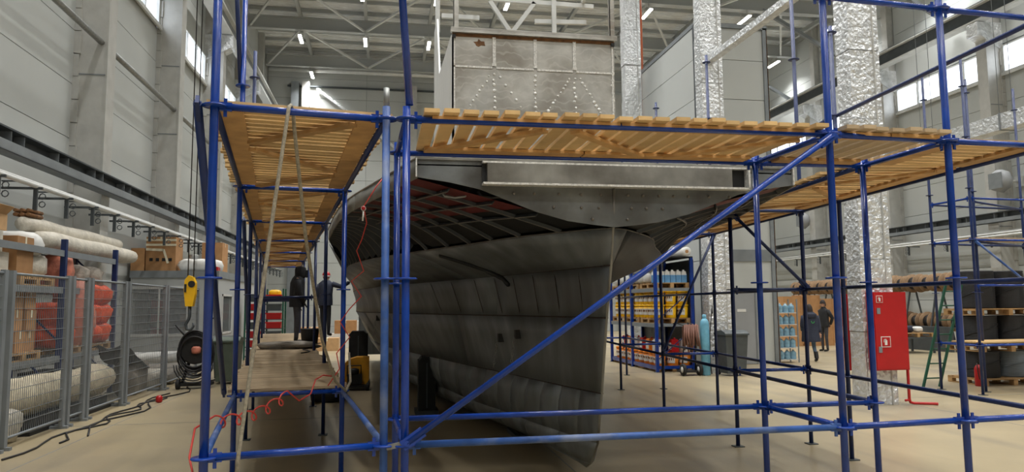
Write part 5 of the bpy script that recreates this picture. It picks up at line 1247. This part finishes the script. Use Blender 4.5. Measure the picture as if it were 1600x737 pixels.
# woman in long navy coat, seen from behind, walking away
J = stand_pose(1.68, kn_l=(-.09, .1, .5), an_l=(-.09, .12, .085), kn_r=(.09, .04, .5), an_r=(.1, -.16, .1), wr_r=(.25, -.08, .9), wr_l=(-.2, .14, .98), head=(0, .04, 1.62))
t, ch, L = person('person in a long navy padded coat and jeans walking away', (12.62, 20.0, 0), math.radians(-15), J, dict(trousers='jeans', shoe='shoe', top='coat_navy', hair='hair', boot=.16))
k = 1.68/1.78; m = MB(); torso(m, [(z*k, a, b, 0, c) for z, a, b, c in ((.62, .27, .22, -.02), (.66, .275, .225, -.02), (.8, .262, .21, -.01), (.95, .25, .2, 0), (1.15, .235, .18, 0), (1.36, .245, .17, 0), (1.48, .2, .14, 0), (1.56, .1, .1, 0))]); sleeve(m, L('sh_l'), L('el_l'), L('wr_l'), .09, .078, .062); sleeve(m, L('sh_r'), L('el_r'), L('wr_r'), .09, .078, .062); ch('coat', m, 'coat_navy')
m = MB(); m.blob((0, -.13, 1.44*k), (.3, .14, .16), seed=3, amp=.05, flat=False); ch('hood', m, 'coat_navy')
m = MB(); m.path([V(.02+.04*math.cos(a), -.187, 1.25*k+.04*math.sin(a)) for a in [PI*.8+i*PI*1.3/8 for i in range(9)]], .008, 5); ch('emblem', m, 'logo_green')
m = MB(); torso(m, [(.1, .06, .08, .095, -.15), (.3, .062, .07, .09, -.1)]); ch('boot', m, 'shoe')
# two workers on the low walkway
J = stand_pose(1.66, head=(.02, .09, 1.60), neck=(0, .03, 1.5), el_r=(.24, .04, 1.15), wr_r=(.16, .14, .95))
t, ch, L = person('worker in black clothes and hood standing on the low walkway', (-1.86, 16.3, .977), math.radians(-80), J, dict(trousers='trousers', shoe='shoe', top='coat_black', face='black', boot=.05, gloves=1))
k = 1.66/1.78; m = MB(); torso(m, [(z*k, a, b, 0, c) for z, a, b, c in ((.82, .2, .16, 0), (.95, .205, .16, 0), (1.15, .2, .155, 0), (1.38, .215, .155, .01), (1.48, .18, .13, .02), (1.55, .09, .09, .03))]); sleeve(m, L('sh_l'), L('el_l'), L('wr_l')); sleeve(m, L('sh_r'), L('el_r'), L('wr_r')); ch('jacket', m, 'coat_black')
m = MB(); m.blob(L('head')+V(0, -.02, .02), (.21, .24, .28), seed=4, amp=.03, n=14, k=10, flat=False); ch('hood', m, 'coat_black')
m = MB(); m.bb(L('head')+V(-.07, .095, -.09), L('head')+V(.07, .125, .07)); ch('visor', m, 'black')
J = stand_pose(1.7, sh_r=(.19, .02, 1.44), el_r=(.42, .12, 1.36), wr_r=(.62, .2, 1.48))
t, ch, L = person('worker with a red and white cap reaching out to the hull', (-1.55, 20.1, .977), math.radians(-25), J, dict(trousers='coat_black', shoe='shoe', top='coat_navy', boot=.05, gloves=1))
k = 1.7/1.78; m = MB(); torso(m, [(z*k, a, b, 0, c) for z, a, b, c in ((.84, .2, .15, 0), (.95, .2, .15, 0), (1.15, .19, .145, 0), (1.38, .215, .15, 0), (1.48, .18, .125, .01), (1.55, .09, .09, .02))]); sleeve(m, L('sh_l'), L('el_l'), L('wr_l')); sleeve(m, L('sh_r'), L('el_r'), L('wr_r')); ch('jacket', m, 'coat_navy')
hd = L('head'); m = MB(); torso(m, [(hd.z+.02, .105, .118, hd.x, hd.y), (hd.z+.08, .1, .112, hd.x, hd.y), (hd.z+.13, .07, .08, hd.x, hd.y), (hd.z+.15, .01, .01, hd.x, hd.y)]); ch('cap', m, 'red')
m = MB(); torso(m, [(hd.z+.01, .108, .121, hd.x, hd.y), (hd.z+.04, .108, .121, hd.x, hd.y)]); m.bb(hd+V(-.06, .1, .015), hd+V(.06, .2, .03)); ch('cap_band', m, 'white')
